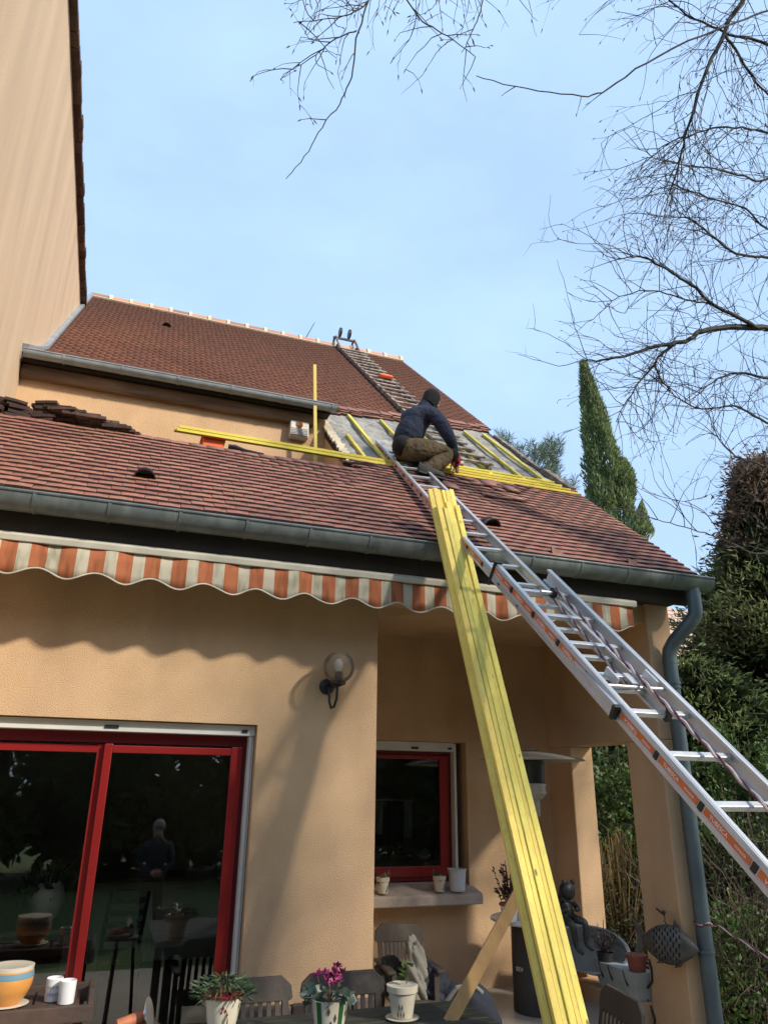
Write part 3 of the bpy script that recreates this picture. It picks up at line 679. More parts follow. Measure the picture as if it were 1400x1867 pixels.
for X in (-.9, 1.6, 4.2): MB().box((X, -.24, 3.40), (X + .06, -.001, 3.52)).build('wall_bracket', 'cream_metal', aw, bevel=.004)

# ------------------------------------------------------------------ aluminium extension ladder
def lframe(el, az):
    u = Vector((math.sin(az) * math.cos(el), -math.cos(az) * math.cos(el), -math.sin(el))); v = Vector((math.cos(az), math.sin(az), 0)); return u, v, -v.cross(u)
UF = lframe(.673, -.052); LP = Vector((2.61, .403, 4.742)); RS = .346; ws = .29          # upper section (it sags a little under the worker)
LF = lframe(.729, .023); lp0 = Vector((2.4634, -2.2428, 2.6547)) + LF[2] * .02; RSL = .3287; wl = .417
lad = thing('extension_ladder', 'long aluminium extension ladder leaning over the gutter onto the roof', 'ladder', (2.5, -5.4, FZ))
def rail(name, p, t0, t1, fr, wd, ht, parent, inner):
    u, v, n = fr; a, c = p + u * t0, p + u * t1; b = MB()
    b.bar(a, c, wd * .30, ht, n)                              # web plus two flanges: a C-section open to the inside
    for k in (1, -1):
        b.bar(a + n * k * (ht / 2 - .007) + v * inner * wd * .34, c + n * k * (ht / 2 - .007) + v * inner * wd * .34, wd * .70, .014, n)
        b.bar(a + n * k * ht * .30 - v * inner * wd * .18, c + n * k * ht * .30 - v * inner * wd * .18, .006, .010, n)
    return b.build(name, 'alu', parent)
uL = rail('rail', LP - UF[1] * .018, -1.80, 4.02, UF, .036, .080, lad, 1)
uR = rail('rail', LP + UF[1] * (ws + .018), -1.80, 4.02, UF, .036, .080, lad, -1)
for k in range(-4, 12):
    a = LP + UF[0] * RS * k; MB().bar(a, a + UF[1] * ws, .034, .026, UF[2]).build('rung', 'alu_d', lad, bevel=.004)
lL = rail('rail', lp0 - LF[1] * .018, -.98, 4.2, LF, .040, .096, lad, 1)
lR = rail('rail', lp0 + LF[1] * (wl + .018), -.98, 4.2, LF, .040, .096, lad, -1)
for k in range(-2, 13):
    a = lp0 + LF[0] * RSL * k; MB().bar(a, a + LF[1] * wl, .036, .030, LF[2]).build('rung', 'alu_d', lad, bevel=.004)
    MB().obox(a - LF[1] * .0275, LF[0], LF[2], LF[1], .015, .020, .003).build('rung_end', 'blackp', lad, bevel=.004)
for k in range(-3, 9):
    a = LP + UF[0] * RS * k; MB().obox(a - UF[1] * .0265, UF[0], UF[2], UF[1], .012, .015, .003).build('rung_end', 'blackp', lad)
# stickers with lettering on the outer faces of the left rails
def lettering(txt, size, org, ex, ey, mt, parent, name='lettering'):
    cu = bpy.data.curves.new(name, 'FONT'); cu.body = txt; cu.size = size; cu.align_x = 'CENTER'; cu.align_y = 'CENTER'; cu.extrude = .0004
    t = bpy.data.objects.new(name, cu); COL.objects.link(t)
    bpy.context.view_layer.update(); dg = bpy.context.evaluated_depsgraph_get()
    me = bpy.data.meshes.new_from_object(t.evaluated_get(dg)); bpy.data.objects.remove(t); bpy.data.curves.remove(cu)
    ex, ey = Vector(ex).normalized(), Vector(ey).normalized(); ez = ex.cross(ey)
    mm = Matrix.Identity(4)
    for i in range(3): mm[i][0], mm[i][1], mm[i][2], mm[i][3] = ex[i], ey[i], ez[i], org[i]
    me.transform(mm); me.materials.clear(); me.materials.append(M[mt])
    o = bpy.data.objects.new(name, me); COL.objects.link(o); par(o, parent); return o
def sticker_run(p, n0, n1, rs, fr, h, railobj, sz, k0):
    u, v, n = fr
    for k in range(n0, n1):
        l = rs - .046; c = p + u * (rs * (k + .5)) - v * .0258
        s = MB().obox(c, u, n, v, l / 2, h / 2, .0012).build('sticker', 'sticker', railobj)
        o_ = c - v * .0016; f = -1 if (k + k0) % 3 == 0 else 1
        lettering('TUBESCA', sz, o_ - u * l * .17, u * f, n * f, 'print_white', s); lettering('RONDOR', sz * .55, o_ + u * l * .30, u * f, n * f, 'print_white', s)
sticker_run(lp0, -3, 8, RSL, LF, .032, lL, .027, 1)
sticker_run(LP, -5, 6, RS, UF, .028, uL, .023, 0)
# strap, hooks, pulley, stay bar and rope
u, v, n_ = LF
a = lp0 - v * .03 - u * .96
MB().obox(a - n_ * .03, u, n_, v, .012, .09, .006).build('strap', 'blackp', lad); MB().obox(a + n_ * .055 + v * .02, u, n_, v, .012, .008, .03).build('strap', 'blackp', lad)
pu = lp0 - u * .62 + v * .27 + n_ * .03
MB().tube([pu - v * .012, pu + v * .012], .036, 16).build('pulley', 'blackp', lad, smooth=True)
MB().tube([pu - v * .1, pu], .014, 10).build('pulley_axle', 'alu', lad)
sb = lp0 + u * .45 + n_ * .02
MB().tube([sb + v * .02, sb + v * wl], .011, 10).build('stay_bar', 'alu', lad, smooth=True)
for f_ in (.09, .35): MB().bar(sb + v * f_ + n_ * .02 - u * .12, sb + v * f_ + n_ * .02, .012, .05, n_).build('hook', 'alu', lad)
MB().obox(sb + v * .22 - u * .05 + n_ * .02, u, v, n_, .05, .03, .004).build('hook_plate', 'alu', lad)
for s_ in (-.018, ws + .018): MB().obox(LP + UF[0] * 4.03 + UF[1] * s_, UF[0], UF[2], UF[1], .014, .040, .018).build('rubber_foot', 'blackp', lad, bevel=.006)
for s_ in (-.018, wl + .018): MB().obox(lp0 + u * 4.22 + v * s_, u, n_, v, .04, .05, .025).build('rubber_foot', 'blackp', lad, bevel=.006)
def rope(name, pts, r, label, parent=None):
    # twisted two-strand rope
    P_ = []; pts = [Vector(p) for p in pts]
    seg = [(pts[i + 1] - pts[i]).length for i in range(len(pts) - 1)]; tot = sum(seg); n = max(8, int(tot / .02)); acc = 0
    def atl(s):
        for i, l in enumerate(seg):
            if s <= l or i == len(seg) - 1: return pts[i].lerp(pts[i + 1], min(1, s / l)), (pts[i + 1] - pts[i]).normalized()
            s -= l
    root = None
    for ph, mt_, nm in ((0, 'rope_l', 'strand'), (math.pi, 'rope_d', 'strand')):
        q = []
        for i in range(n + 1):
            p, d = atl(tot * i / n); o1 = d.orthogonal().normalized(); o2 = d.cross(o1); a = i * .75 + ph
            q.append(p + (o1 * math.cos(a) + o2 * math.sin(a)) * r * .55)
        o = MB().tube(q, r * (.78 if ph == 0 else .6), 6).build(nm, mt_, parent, smooth=True)
rp_ = thing('rope', 'red and white twisted rope running down the front of the extension ladder', 'rope', pu)
rope('rope', [pu + n_ * .035, pu + n_ * .03 + u * 1.05 - v * .02, lp0 + u * 1.5 + v * .27 + n_ * .05, lp0 + u * 3.9 + v * .30 + n_ * .04], .011, None, rp_)
rope('rope', [pu - n_ * .03, pu - n_ * .03 + u * 1.02 - v * .07], .009, None, rp_)
r2 = thing('rope', 'dark red rope knotted round the downpipe and stretched to the ladder foot', 'rope', (4.9, -.34, .82))
ring = [(4.902 + .07 * math.cos(a), -.34 + .07 * math.sin(a), .82 + .012 * math.sin(3 * a)) for a in np.linspace(0, 6.6, 16)]
rope('rope', ring, .010, None, r2); rope('rope', [(4.97, -.36, .815), (4.99, -.42, .81), (5.4, -1.1, .38), (5.9, -1.9, -.15)], .009, None, r2)

# ------------------------------------------------------------------ bundle of yellow battens leaning on the gutter
Gp = Vector((2.46, -.735, 3.80)); Bp = Vector((2.53, -1.9, .665)); bd = (Bp - Gp).normalized()
side = bd.cross(Vector((0, -1, 0))).normalized(); side = side if side.x > 0 else -side; bn = side.cross(bd); bn = bn if bn.y < 0 else -bn
low_t = (FZ - Gp.z) / bd.z
rb = random.Random(8)
slots = [(-.118, 0, .06), (-.072, .004, .05), (-.032, -.006, .045), (.028, .0, .04), (.068, .004, .045), (.108, .0, .03), (-.09, .05, .03), (-.045, .052, .07), (.0, .056, .0), (.05, .05, .05), (.09, .048, .02)]
for i, (sx, dn, dt_) in enumerate(slots):
    top = Gp - bd * (.56 - dt_ * 1.4 if dn < .02 else .30 - dt_) + side * (sx * .92) + bn * (dn + .03)
    bot = Gp + bd * (low_t - .01) + side * (sx * .86 + rb.uniform(-.006, .006)) + bn * (dn + .03)
    o = MB().bar(top + bn * rb.uniform(-.012, .012), bot + bn * rb.uniform(-.012, .012), .040, .042 + rb.uniform(-.004, .004), bn + side * rb.uniform(-.25, .25)).build('batten', 'yellow', bevel=.003)
    tag(o, 'yellow batten behind the front row of the bundle leaning on the gutter' if i < 6 else ['leftmost', 'second from left', 'middle', 'second from right', 'rightmost'][i - 6] + ' batten in the front row of the leaning yellow bundle', 'batten', 'yellow battens leaning in a bundle on the gutter')
def at(px, py, d): return CAM + fw * d + rt * ((px - 700) / FPX * d) - up * ((py - 933.5) / FPX * d)
pk = MB().bar(at(948, 1625, 4.85), at(818, 1868, 4.32), .078, .035, (.0, -.8, .5)).build('plank', 'plank', bevel=.004)
tag(pk, 'raw brown plank propped diagonally between the table and the yellow bundle', 'plank')

# battens lying across the roof
rb = random.Random(4)
for i in range(4):
    x0 = .24 + rb.uniform(0, .12); x1 = 2.66 + rb.uniform(-.1, .2); k = i % 2; j = i // 2
    y0 = 1.06 + .055 * j; z0 = 5.235 + .037 * (i % 2) + .024 * j
    o = MB().bar((x0, y0, z0 + .01), (x1 + .3, y0 + .03, z0 + .012), .045, .032).build('batten', 'yellow_x', bevel=.003)
    tag(o, ['lower front', 'upper front', 'lower rear', 'upper rear'][i] + ' of four yellow battens lying level left of the worker', 'batten', 'yellow battens lying left of the worker')
for i in range(4):
    y0 = 1.10 + .092 * i; z0 = zl(y0) + .045; x1 = 5.06 - .045 * i + rb.uniform(-.02, .02)
    o = MB().bar((2.98 + rb.uniform(-.05, .05), y0 - .02, z0 + .005), (x1, y0, z0 + .01), .042, .028, (0, -.3, 1)).build('batten', 'yellow_x', bevel=.006)
    tag(o, ['lowest', 'second lowest', 'second highest', 'highest'][i] + ' of four yellow battens lying level right of the worker', 'batten', 'yellow battens lying right of the worker')
# counter battens up the bare slope
def cb(x, ya, yb, lab):
    n = Vector((0, -.65, .76)); o = MB().bar(Vector((x, ya, zl(ya))) + n * .03, Vector((x, yb, zl(yb))) + n * .03, .042, .034, n).build('batten', 'yellow_y', bevel=.003)
    tag(o, lab, 'batten', 'yellow battens fixed up the bare slope')
cb(2.585, 1.22, 2.78, 'long yellow batten on the grey underlay just left of the ladder top')
cb(2.335, 1.22, 1.96, 'short yellow batten on the grey underlay beside the cheek wall')
cb(3.07, 1.3, 2.82, 'yellow batten on the grey underlay running behind the worker')
cb(3.55, 1.3, 2.9, 'yellow batten on the grey underlay hidden behind the worker and roof ladder')
cb(4.00, 1.35, 2.95, 'yellow batten on the grey underlay beneath the roof ladder')
cb(4.46, 1.35, 2.98, 'yellow batten on the grey underlay second from the roof verge')
cb(4.80, 1.4, 3.02, 'yellow batten on the grey underlay nearest the roof verge')
o = MB().bar((1.985, 1.9, 4.62), (1.855, 1.86, 6.83), .040, .03, (0, 1, 0)).build('batten', 'yellow', bevel=.003)
tag(o, 'yellow batten standing upright in front of the alarm wall', 'batten')

# ------------------------------------------------------------------ wooden roof ladder
rl = thing('roof_ladder', 'old wooden roof ladder hooked over the ridge', 'ladder', (3.9, 2.0, zl(2)))
n = Vector((0, -.672, .74)); xa, xb = 3.60, 4.03
def sp(x, y, h): return Vector((x, y, zl(y))) + n * h
for x in (xa, xb):
    MB().bar(sp(x + .0, 1.45, .06), sp(x, 2.25, .06), .045, .06, n).build('rail', 'oldwood', rl); MB().bar(sp(x, 2.25, .075), sp(x, 7.3, .075), .045, .06, n).build('rail', 'oldwood', rl)
y = 1.5
while y < 7.1:
    MB().bar(sp(xa - .03, y, .115), sp(xb + .05 + R_.uniform(-.02, .02), y + R_.uniform(-.015, .015), .115), .055, .03, n).build('rung', 'rungwood', rl, bevel=.006); y += .235
for x in (xa, xb):
    MB().tube([sp(x, 7.1, .10), (x, 7.36, 11.14), (x, 7.52, 11.16), (x, 7.62, 11.0)], .025, 8).build('hook', 'oldwood', rl, smooth=True)
MB().bar((xa - .04, 7.45, 11.17), (xb + .04, 7.45, 11.17), .04, .04).build('cross_bar', 'blackp', rl)
for x in (xa + .11, xb - .11):
    MB().tube([(x - .022, 7.42, 11.31), (x + .022, 7.42, 11.31)], .105, 18).build('wheel', 'blackp', rl, smooth=True)
    MB().bar((x, 7.44, 11.17), (x, 7.42, 11.3), .02, .03, (1, 0, 0)).build('wheel_arm', 'blackp', rl)
o = MB().bar(sp(3.78, 5.0, .155), sp(4.02, 5.0, .155), .08, .06, n).build('cushion', 'bucket', bevel=.012); tag(o, 'small orange wrapped block lying on the roof ladder', 'block')
o = MB().tube([(2.95, 7.44, 11.0), (3.12, 7.42, 11.42)], [.010, .006], 6).build('metal_rod', 'iron'); tag(o, 'thin dark rod sticking up from the ridge', 'rod')

# ------------------------------------------------------------------ things on the lean-to roof
bk = thing('bucket', 'orange plastic bucket standing behind the lower roof edge', 'bucket', (.65, 1.2, 4.62))
b = MB(); b.add([(.565, 1.12, 4.9), (.735, 1.12, 4.9), (.735, 1.3, 4.9), (.565, 1.3, 4.9), (.545, 1.10, 5.26), (.755, 1.10, 5.25), (.755, 1.32, 5.25), (.545, 1.32, 5.26)], [(0, 3, 2, 1), (0, 1, 5, 4), (1, 2, 6, 5), (2, 3, 7, 6), (3, 0, 4, 7)])
ob = b.build('shell', 'bucket', bk); s_ = ob.modifiers.new('t', 'SOLIDIFY'); s_.thickness = .006
b = MB(); 
for p, q in (((.535, 1.095, 5.262), (.765, 1.095, 5.252)), ((.765, 1.095, 5.252), (.765, 1.325, 5.252)), ((.765, 1.325, 5.252), (.535, 1.325, 5.262)), ((.535, 1.325, 5.262), (.535, 1.095, 5.262))): b.bar(p, q, .02, .022)
b.build('rim', 'bucket', bk)
MB().box((.5, 1.1, 4.622), (.8, 1.35, 4.898)).build('crate_support', 'oldwood', bk)
tl = MB().tube([(.79, .98, 5.11), (.86, .97, 5.105), (.95, .95, 5.08), (1.15, .93, 5.06)], [.03, .034, .022, .016], 8).build('tool_handle', 'blackp', smooth=True); tag(tl, 'black tool handle lying on the lower roof edge beside the bucket', 'tool')
# heap of loose old tiles by the tall wall
rq = random.Random(21)
def loose(x, y, z, ang, yaw, roll, s=1.0):
    o = bpy.data.objects.new('loose_tile', tml); COL.objects.link(o)
    o.matrix_basis = tilemat(x, y, z, ang, yaw, roll) @ Matrix.Diagonal((s, s, 1.5, 1))
    tag(o, 'loose old brown tile in the heap on the lower roof edge by the tall wall', 'tile', 'loose tiles heaped by the tall wall')
tml = tile_mesh('loose_tile', .2, .28, .018, 'tile_old')
for st_, (x0, nn, z0, lean) in enumerate(((-1.36, 7, 5.0, .05), (-1.16, 6, 5.0, .03), (-.96, 8, 4.99, -.04), (-.80, 7, 4.98, .0))):
    for k in range(nn): loose(x0 + rq.uniform(-.03, .03), .86 + rq.uniform(-.02, .04), z0 + .02 + .029 * k, rq.uniform(-.05, .08), rq.uniform(-.25, .25), lean + rq.uniform(-.1, .1))
for k in range(16):
    t = k / 15; x = -.68 + .62 * t
    loose(x, .84 + rq.uniform(-.02, .05), 5.16 - .15 * t + rq.uniform(-.015, .015), rq.uniform(-.05, .25), 1.35 + rq.uniform(-.25, .25), rq.uniform(-.1, .1), .95)
# dark lifted tiles at the corner of the cheek
for k in range(5):
    o = bpy.data.objects.new('loose_tile', tml); COL.objects.link(o); o.matrix_basis = tilemat(2.22 + .12 * k, .93 + .01 * k, zl(.93) + .05 + .006 * (k % 2), .45, .1 + rq.uniform(-.1, .1), rq.uniform(-.06, .06))
    tag(o, 'loose dark tile lifted at the roof edge under the left battens', 'tile', 'loose tiles under the left battens')

# ------------------------------------------------------------------ wall lamp and alarm box
lm = thing('wall_lamp', 'globe wall lamp with black bracket beside the glass door', 'lamp', (1.68, 0, 2.6))
MB().lathe([(.01, 0), (.065, .002), (.06, .03), (.03, .045)], (1.66, -.002, 2.63), 20, ax=(0, -1, 0)).build('wall_plate', 'blackp', lm, smooth=True)
b = MB(); b.box((1.672, -.23, 2.615), (1.725, -.045, 2.655)); b.lathe([(.05, 0), (.06, .008), (.06, .03), (.05, .035)], (1.70, -.2, 2.625), 16); b.build('arm', 'blackp', lm, smooth=True)
MB().tube([(1.665, -.05, 2.62), (1.665, -.08, 2.50), (1.67, -.12, 2.45), (1.68, -.165, 2.455), (1.69, -.195, 2.51), (1.695, -.2, 2.62)], .011, 8).build('loop', 'blackp', lm, smooth=True)
MB().lathe([(.035, 0), (.03, .06), (.022, .07)], (1.70, -.2, 2.66), 14).build('socket', 'blackp', lm, smooth=True)
MB().lathe([(.02, 0), (.034, .03), (.036, .07), (.02, .10), (.004, .105)], (1.70, -.2, 2.73), 14).build('bulb', 'cup_white', lm, smooth=True)
MB().ball((1.70, -.2, 2.765), .128, 28, 18).build('globe', 'globe', lm, smooth=True)
al = thing('alarm_box', 'white alarm siren box with amber light under the upper eaves', 'alarm', (1.75, 2.15, 5.89)); AX = Vector((-.07, -.35, -.15))
b = MB(); b.prism([Vector(p) + AX for p in ((1.705, 2.499, 6.035), (1.705, 2.40, 6.04), (1.705, 2.385, 6.07), (1.705, 2.40, 6.265), (1.705, 2.499, 6.27))], (.235, 0, 0)); b.build('case', 'alarm', al, bevel=.012)
MB().lathe([(.001, 0), (.042, 0), (.04, .012), (.02, .022), (.001, .024)], Vector((1.822, 2.393, 6.205)) + AX, 20, ax=(0, -1, 0)).build('light', 'lens', al, smooth=True)
for k in range(5):
    MB().box(Vector((1.72, 2.376 + .0025 * k, 6.062 + .021 * k)) + AX, Vector((1.925, 2.388 + .0025 * k, 6.072 + .021 * k)) + AX).build('louvre', 'grille', al)

# ------------------------------------------------------------------ people
def person_mesh(name, J, bones, mats, seg_mat, parent, root, sub=2):
    names = list(J); idx = {k: i for i, k in enumerate(names)}
    me = bpy.data.meshes.new(name); me.from_pydata([J[k][0] for k in names], [(idx[a], idx[c]) for a, c, _ in bones], [])
    o = bpy.data.objects.new(name, me); COL.objects.link(o)
    sk = o.modifiers.new('skin', 'SKIN'); sk.use_smooth_shade = True; sk.branch_smoothing = .6
    for k, v in zip(names, me.skin_vertices[0].data):
        r = J[k][1]; v.radius = (r, r) if not hasattr(r, '__len__') else r; v.use_root = (k == root)
    ss = o.modifiers.new('sub', 'SUBSURF'); ss.levels = sub; ss.render_levels = sub
    bpy.context.view_layer.update(); dg = bpy.context.evaluated_depsgraph_get()
    nm = bpy.data.meshes.new_from_object(o.evaluated_get(dg)); bpy.data.objects.remove(o)
    nm.materials.clear()
    for x in mats: nm.materials.append(M[x])
    segs = [(Vector(J[a][0]), Vector(J[c][0]), mi) for a, c, mi in bones]
    for p in nm.polygons:
        best = 1e9
        for a, c, mi in segs:
            t = max(0, min(1, (p.center - a).dot(c - a) / max((c - a).length_squared, 1e-9))); d = (p.center - a.lerp(c, t)).length
            if d < best: best, bm_ = d, mi
        p.material_index = bm_; p.use_smooth = True
    nm.name = name; q = bpy.data.objects.new(name, nm); COL.objects.link(q); par(q, parent); return q
def glove(parent, wrist, d, upn, mt, sc=1.0, curl=.7):
    d = Vector(d).normalized(); upn = Vector(upn).normalized(); s = d.cross(upn).normalized(); w_ = Vector(wrist)
    b = MB(); b.obox(w_ + d * .045 * sc, d, s, upn, .05 * sc, .042 * sc, .018 * sc)
    for k, (o_, l) in enumerate(((-.033, .075), (-.011, .088), (.011, .082), (.033, .062))):
        p = w_ + d * .09 * sc + s * o_ * sc; q = p + (d * .55 - upn * curl * .35) * l * sc; r = q + (d * .1 - upn * curl) * l * .6 * sc
        b.tube([p - d * .02, p, q, r], [.011 * sc, .011 * sc, .010 * sc, .008 * sc], 7)
    p = w_ + d * .03 * sc - s * .04 * sc
    b.tube([p, p + (d * .6 - s * .7) * .04 * sc, p + (d * 1.0 - s * .5 - upn * .5) * .07 * sc], [.013 * sc, .012 * sc, .009 * sc], 7)
    return b.build('glove', mt, parent, smooth=True, bevel=0)
wk = thing('person', 'worker in navy jacket, khaki trousers and black beanie crouching on the ladder', 'person', (2.9, .9, 5.05))
J = dict(pel=((2.755, 1.05, 5.44), .20), sp1=((2.785, 1.06, 5.58), .215), sp2=((2.85, 1.06, 5.75), .225), che=((2.935, 1.06, 5.90), .20), nek=((3.02, 1.05, 6.02), .075), hea=((3.075, 1.03, 6.13), .092), top=((3.10, 1.02, 6.21), .075),
         shR=((3.05, .90, 5.90), .11), auR=((3.13, .86, 5.76), .095), elR=((3.205, .83, 5.60), .078), faR=((3.27, .87, 5.52), .064), wrR=((3.335, .92, 5.44), .036),
         shL=((2.80, 1.12, 5.93), .12), elL=((3.02, 1.38, 5.70), .075), wrL=((3.36, 1.10, 5.47), .038),
         hiR=((2.77, .94, 5.39), .17), thR=((3.02, .90, 5.42), .145), knR=((3.255, .88, 5.40), .10), shinR=((3.06, .87, 5.24), .10), anR=((2.90, .86, 5.11), .056),
         hiL=((2.77, 1.17, 5.43), .14), knL=((3.18, 1.30, 5.50), .09), anL=((2.87, 1.14, 5.30), .056))
Bn = [('pel', 'sp1', 0), ('sp1', 'sp2', 0), ('sp2', 'che', 0), ('che', 'nek', 0), ('nek', 'hea', 2), ('hea', 'top', 2), ('che', 'shR', 0), ('shR', 'auR', 0), ('auR', 'elR', 0), ('elR', 'faR', 0), ('faR', 'wrR', 0),
      ('che', 'shL', 0), ('shL', 'elL', 0), ('elL', 'wrL', 0), ('pel', 'hiR', 1), ('hiR', 'thR', 1), ('thR', 'knR', 1), ('knR', 'shinR', 1), ('shinR', 'anR', 1), ('pel', 'hiL', 1), ('hiL', 'knL', 1), ('knL', 'anL', 1)]
person_mesh('body', J, Bn, ['jacket', 'trousers', 'skin'], None, wk, 'pel')
q = (Vector(J['top'][0]) - Vector(J['hea'][0])).normalized()
hx = Vector(J['hea'][0]); rq_ = Vector((0, 0, 1)).rotation_difference(Vector((.22, -.05, 1)).normalized()).to_matrix()
b = MB(); b.ball(hx + Vector((.012, 0, .045)), (.105, .098, .115), 20, 12, mtx=rq_); b.tube([hx + Vector((-.035, 0, -.065)), hx + Vector((-.015, 0, -.03)), hx + Vector((.008, 0, .03))], [.088, .10, .103], 20); b.build('beanie', 'blackcloth', wk, smooth=True)
b = MB()                                                    # face: nose, chin, ears seen from behind and the side
b.ball(hx + Vector((.10, -.005, -.005)), (.022, .014, .022), 8, 6); b.ball(hx + Vector((.075, -.0, -.055)), (.03, .035, .03), 8, 6)
b.build('face', 'skin', wk, smooth=True)
b = MB(); b.tube([(2.985, 1.05, 5.98), (3.01, 1.05, 6.03), (3.035, 1.045, 6.085)], [.10, .095, .088], 16); b.build('collar', 'jacket', wk, smooth=True)
def shoe(parent, heel, d, upn, L, mt='shoe', k_=1.0):
    d = Vector(d).normalized(); upn = Vector(upn); s = d.cross(upn).normalized(); upn = s.cross(d); h = Vector(heel); b = MB(); N = 14
    rings = []
    for t, w_, ht in ((0, .034 * k_, .075 * k_), (.12, .042 * k_, .095 * k_), (.3, .040 * k_, .095 * k_), (.5, .046 * k_, .07 * k_), (.75, .052 * k_, .055 * k_), (.93, .042 * k_, .042 * k_), (1, .02 * k_, .025 * k_)):
        rings.append([h + d * L * t + s * math.cos(a) * w_ + upn * (max(math.sin(a), -.35) * ht * .75 + .02) for a in np.linspace(0, 2 * math.pi, N, endpoint=False)])
    vs = [p for r in rings for p in r]
    b.add(vs, [(i * N + k, i * N + (k + 1) % N, (i + 1) * N + (k + 1) % N, (i + 1) * N + k) for i in range(6) for k in range(N)] + [tuple(range(N))[::-1], tuple(range(6 * N, 7 * N))])
    o = b.build('shoe', mt, parent, smooth=True)
    MB().obox(h + d * L * .5 - upn * .018, d, s, upn, L * .49, .044, .012).build('sole', 'blackp', o, bevel=.008)
shoe(wk, (2.81, .80, 5.095), (.97, -.05, -.16), (.15, -.1, 1), .31, 'shoe', 1.15); shoe(wk, (2.92, 1.05, 5.30), (-.85, -.15, -.5), (-.5, -.1, .85), .29, 'shoe', 1.15)
gl = glove(wk, (3.335, .92, 5.44), (.35, .25, -.9), (.9, 0, .35), 'glove_red', 1.05); glove(wk, (3.36, 1.09, 5.47), (.45, -.1, -.9), (.85, 0, .4), 'glove_white', 1.05)
b = MB(); b.ball((2.705, 1.0, 5.47), (.115, .125, .12), 14, 10); b.build('hip_pocket', 'blackcloth', wk, smooth=True)
b = MB(); b.ball((3.27, .88, 5.395), (.075, .085, .08), 12, 8); b.build('knee_pad', 'blackcloth', wk, smooth=True)
dr = thing('cordless_tool', 'small pale tool in the worker\'s gloved hands', 'tool', (3.4, 1.0, 5.3))
MB().tube([(3.36, .98, 5.36), (3.45, .98, 5.36)], .028, 10).build('motor', 'glove_white', dr, smooth=True); MB().bar((3.38, .98, 5.34), (3.37, .98, 5.24), .035, .03, (1, 0, 0)).build('grip', 'blackp', dr)

m2 = thing('person', 'grey-haired man in dark navy jacket and sunglasses mirrored in the glass door', 'person', (.98, -6.9, FZ - .16))
ox, oy, oz = .98, -6.9, FZ - .16 - .06
def q3(x, y, z): return (ox + x, oy + y, oz + z)
J2 = dict(pel=(q3(0, 0, .93), .15), sp=(q3(0, .01, 1.12), .15), che=(q3(0, 0, 1.33), .16), nek=(q3(0, .02, 1.50), .062), hea=(q3(0, .04, 1.60), .085), top=(q3(0, .04, 1.70), .075),
          sR=(q3(.19, 0, 1.40), .075), eR=(q3(.26, .03, 1.12), .055), wR=(q3(.08, .22, 1.03), .04), sL=(q3(-.19, 0, 1.40), .075), eL=(q3(-.26, .03, 1.12), .055), wL=(q3(-.06, .23, 1.02), .04),
          hR=(q3(.09, 0, .88), .11), kR=(q3(.10, .02, .50), .075), aR=(q3(.11, 0, .12), .05), hL=(q3(-.09, 0, .88), .11), kL=(q3(-.10, .02, .50), .075), aL=(q3(-.11, 0, .12), .05))
B2 = [('pel', 'sp', 0), ('sp', 'che', 0), ('che', 'nek', 0), ('nek', 'hea', 2), ('hea', 'top', 2), ('che', 'sR', 0), ('sR', 'eR', 0), ('eR', 'wR', 0), ('che', 'sL', 0), ('sL', 'eL', 0), ('eL', 'wL', 0),
      ('pel', 'hR', 1), ('hR', 'kR', 1), ('kR', 'aR', 1), ('pel', 'hL', 1), ('hL', 'kL', 1), ('kL', 'aL', 1)]
person_mesh('body', J2, B2, ['jacket', 'blackcloth', 'skin'], None, m2, 'pel')
hc = Vector(q3(0, .04, 1.645)); b = MB(); b.ball(hc + Vector((0, -.02, .03)), (.096, .10, .095), 16, 10); b.build('hair', 'greyhair', m2, smooth=True)
b = MB(); b.ball(hc + Vector((0, .085, -.03)), (.014, .02, .022), 8, 6); b.ball(hc + Vector((.088, 0, -.02)), (.012, .02, .032), 8, 6); b.ball(hc + Vector((-.088, 0, -.02)), (.012, .02, .032), 8, 6); b.build('face', 'skin', m2, smooth=True)
b = MB(); b.ball(hc + Vector((0, .05, -.085)), (.06, .055, .05), 12, 8); b.build('beard', 'greyhair', m2, smooth=True)
b = MB(); b.ball(hc + Vector((.036, .083, .0)), (.026, .012, .02), 10, 6); b.ball(hc + Vector((-.036, .083, .0)), (.026, .012, .02), 10, 6); b.box(tuple(hc + Vector((-.08, .07, .004))), tuple(hc + Vector((.08, .076, .012)))); b.build('sunglasses', 'blackp', m2, smooth=True)
glove(m2, q3(.08, .22, 1.03), (-.8, .3, -.1), (0, .5, 1), 'skin'); glove(m2, q3(-.06, .23, 1.02), (.8, .3, -.1), (0, .5, 1), 'skin')
shoe(m2, q3(.11, -.06, .075), (.1, 1, 0), (0, 0, 1), .28); shoe(m2, q3(-.11, -.06, .075), (-.1, 1, 0), (0, 0, 1), .28)

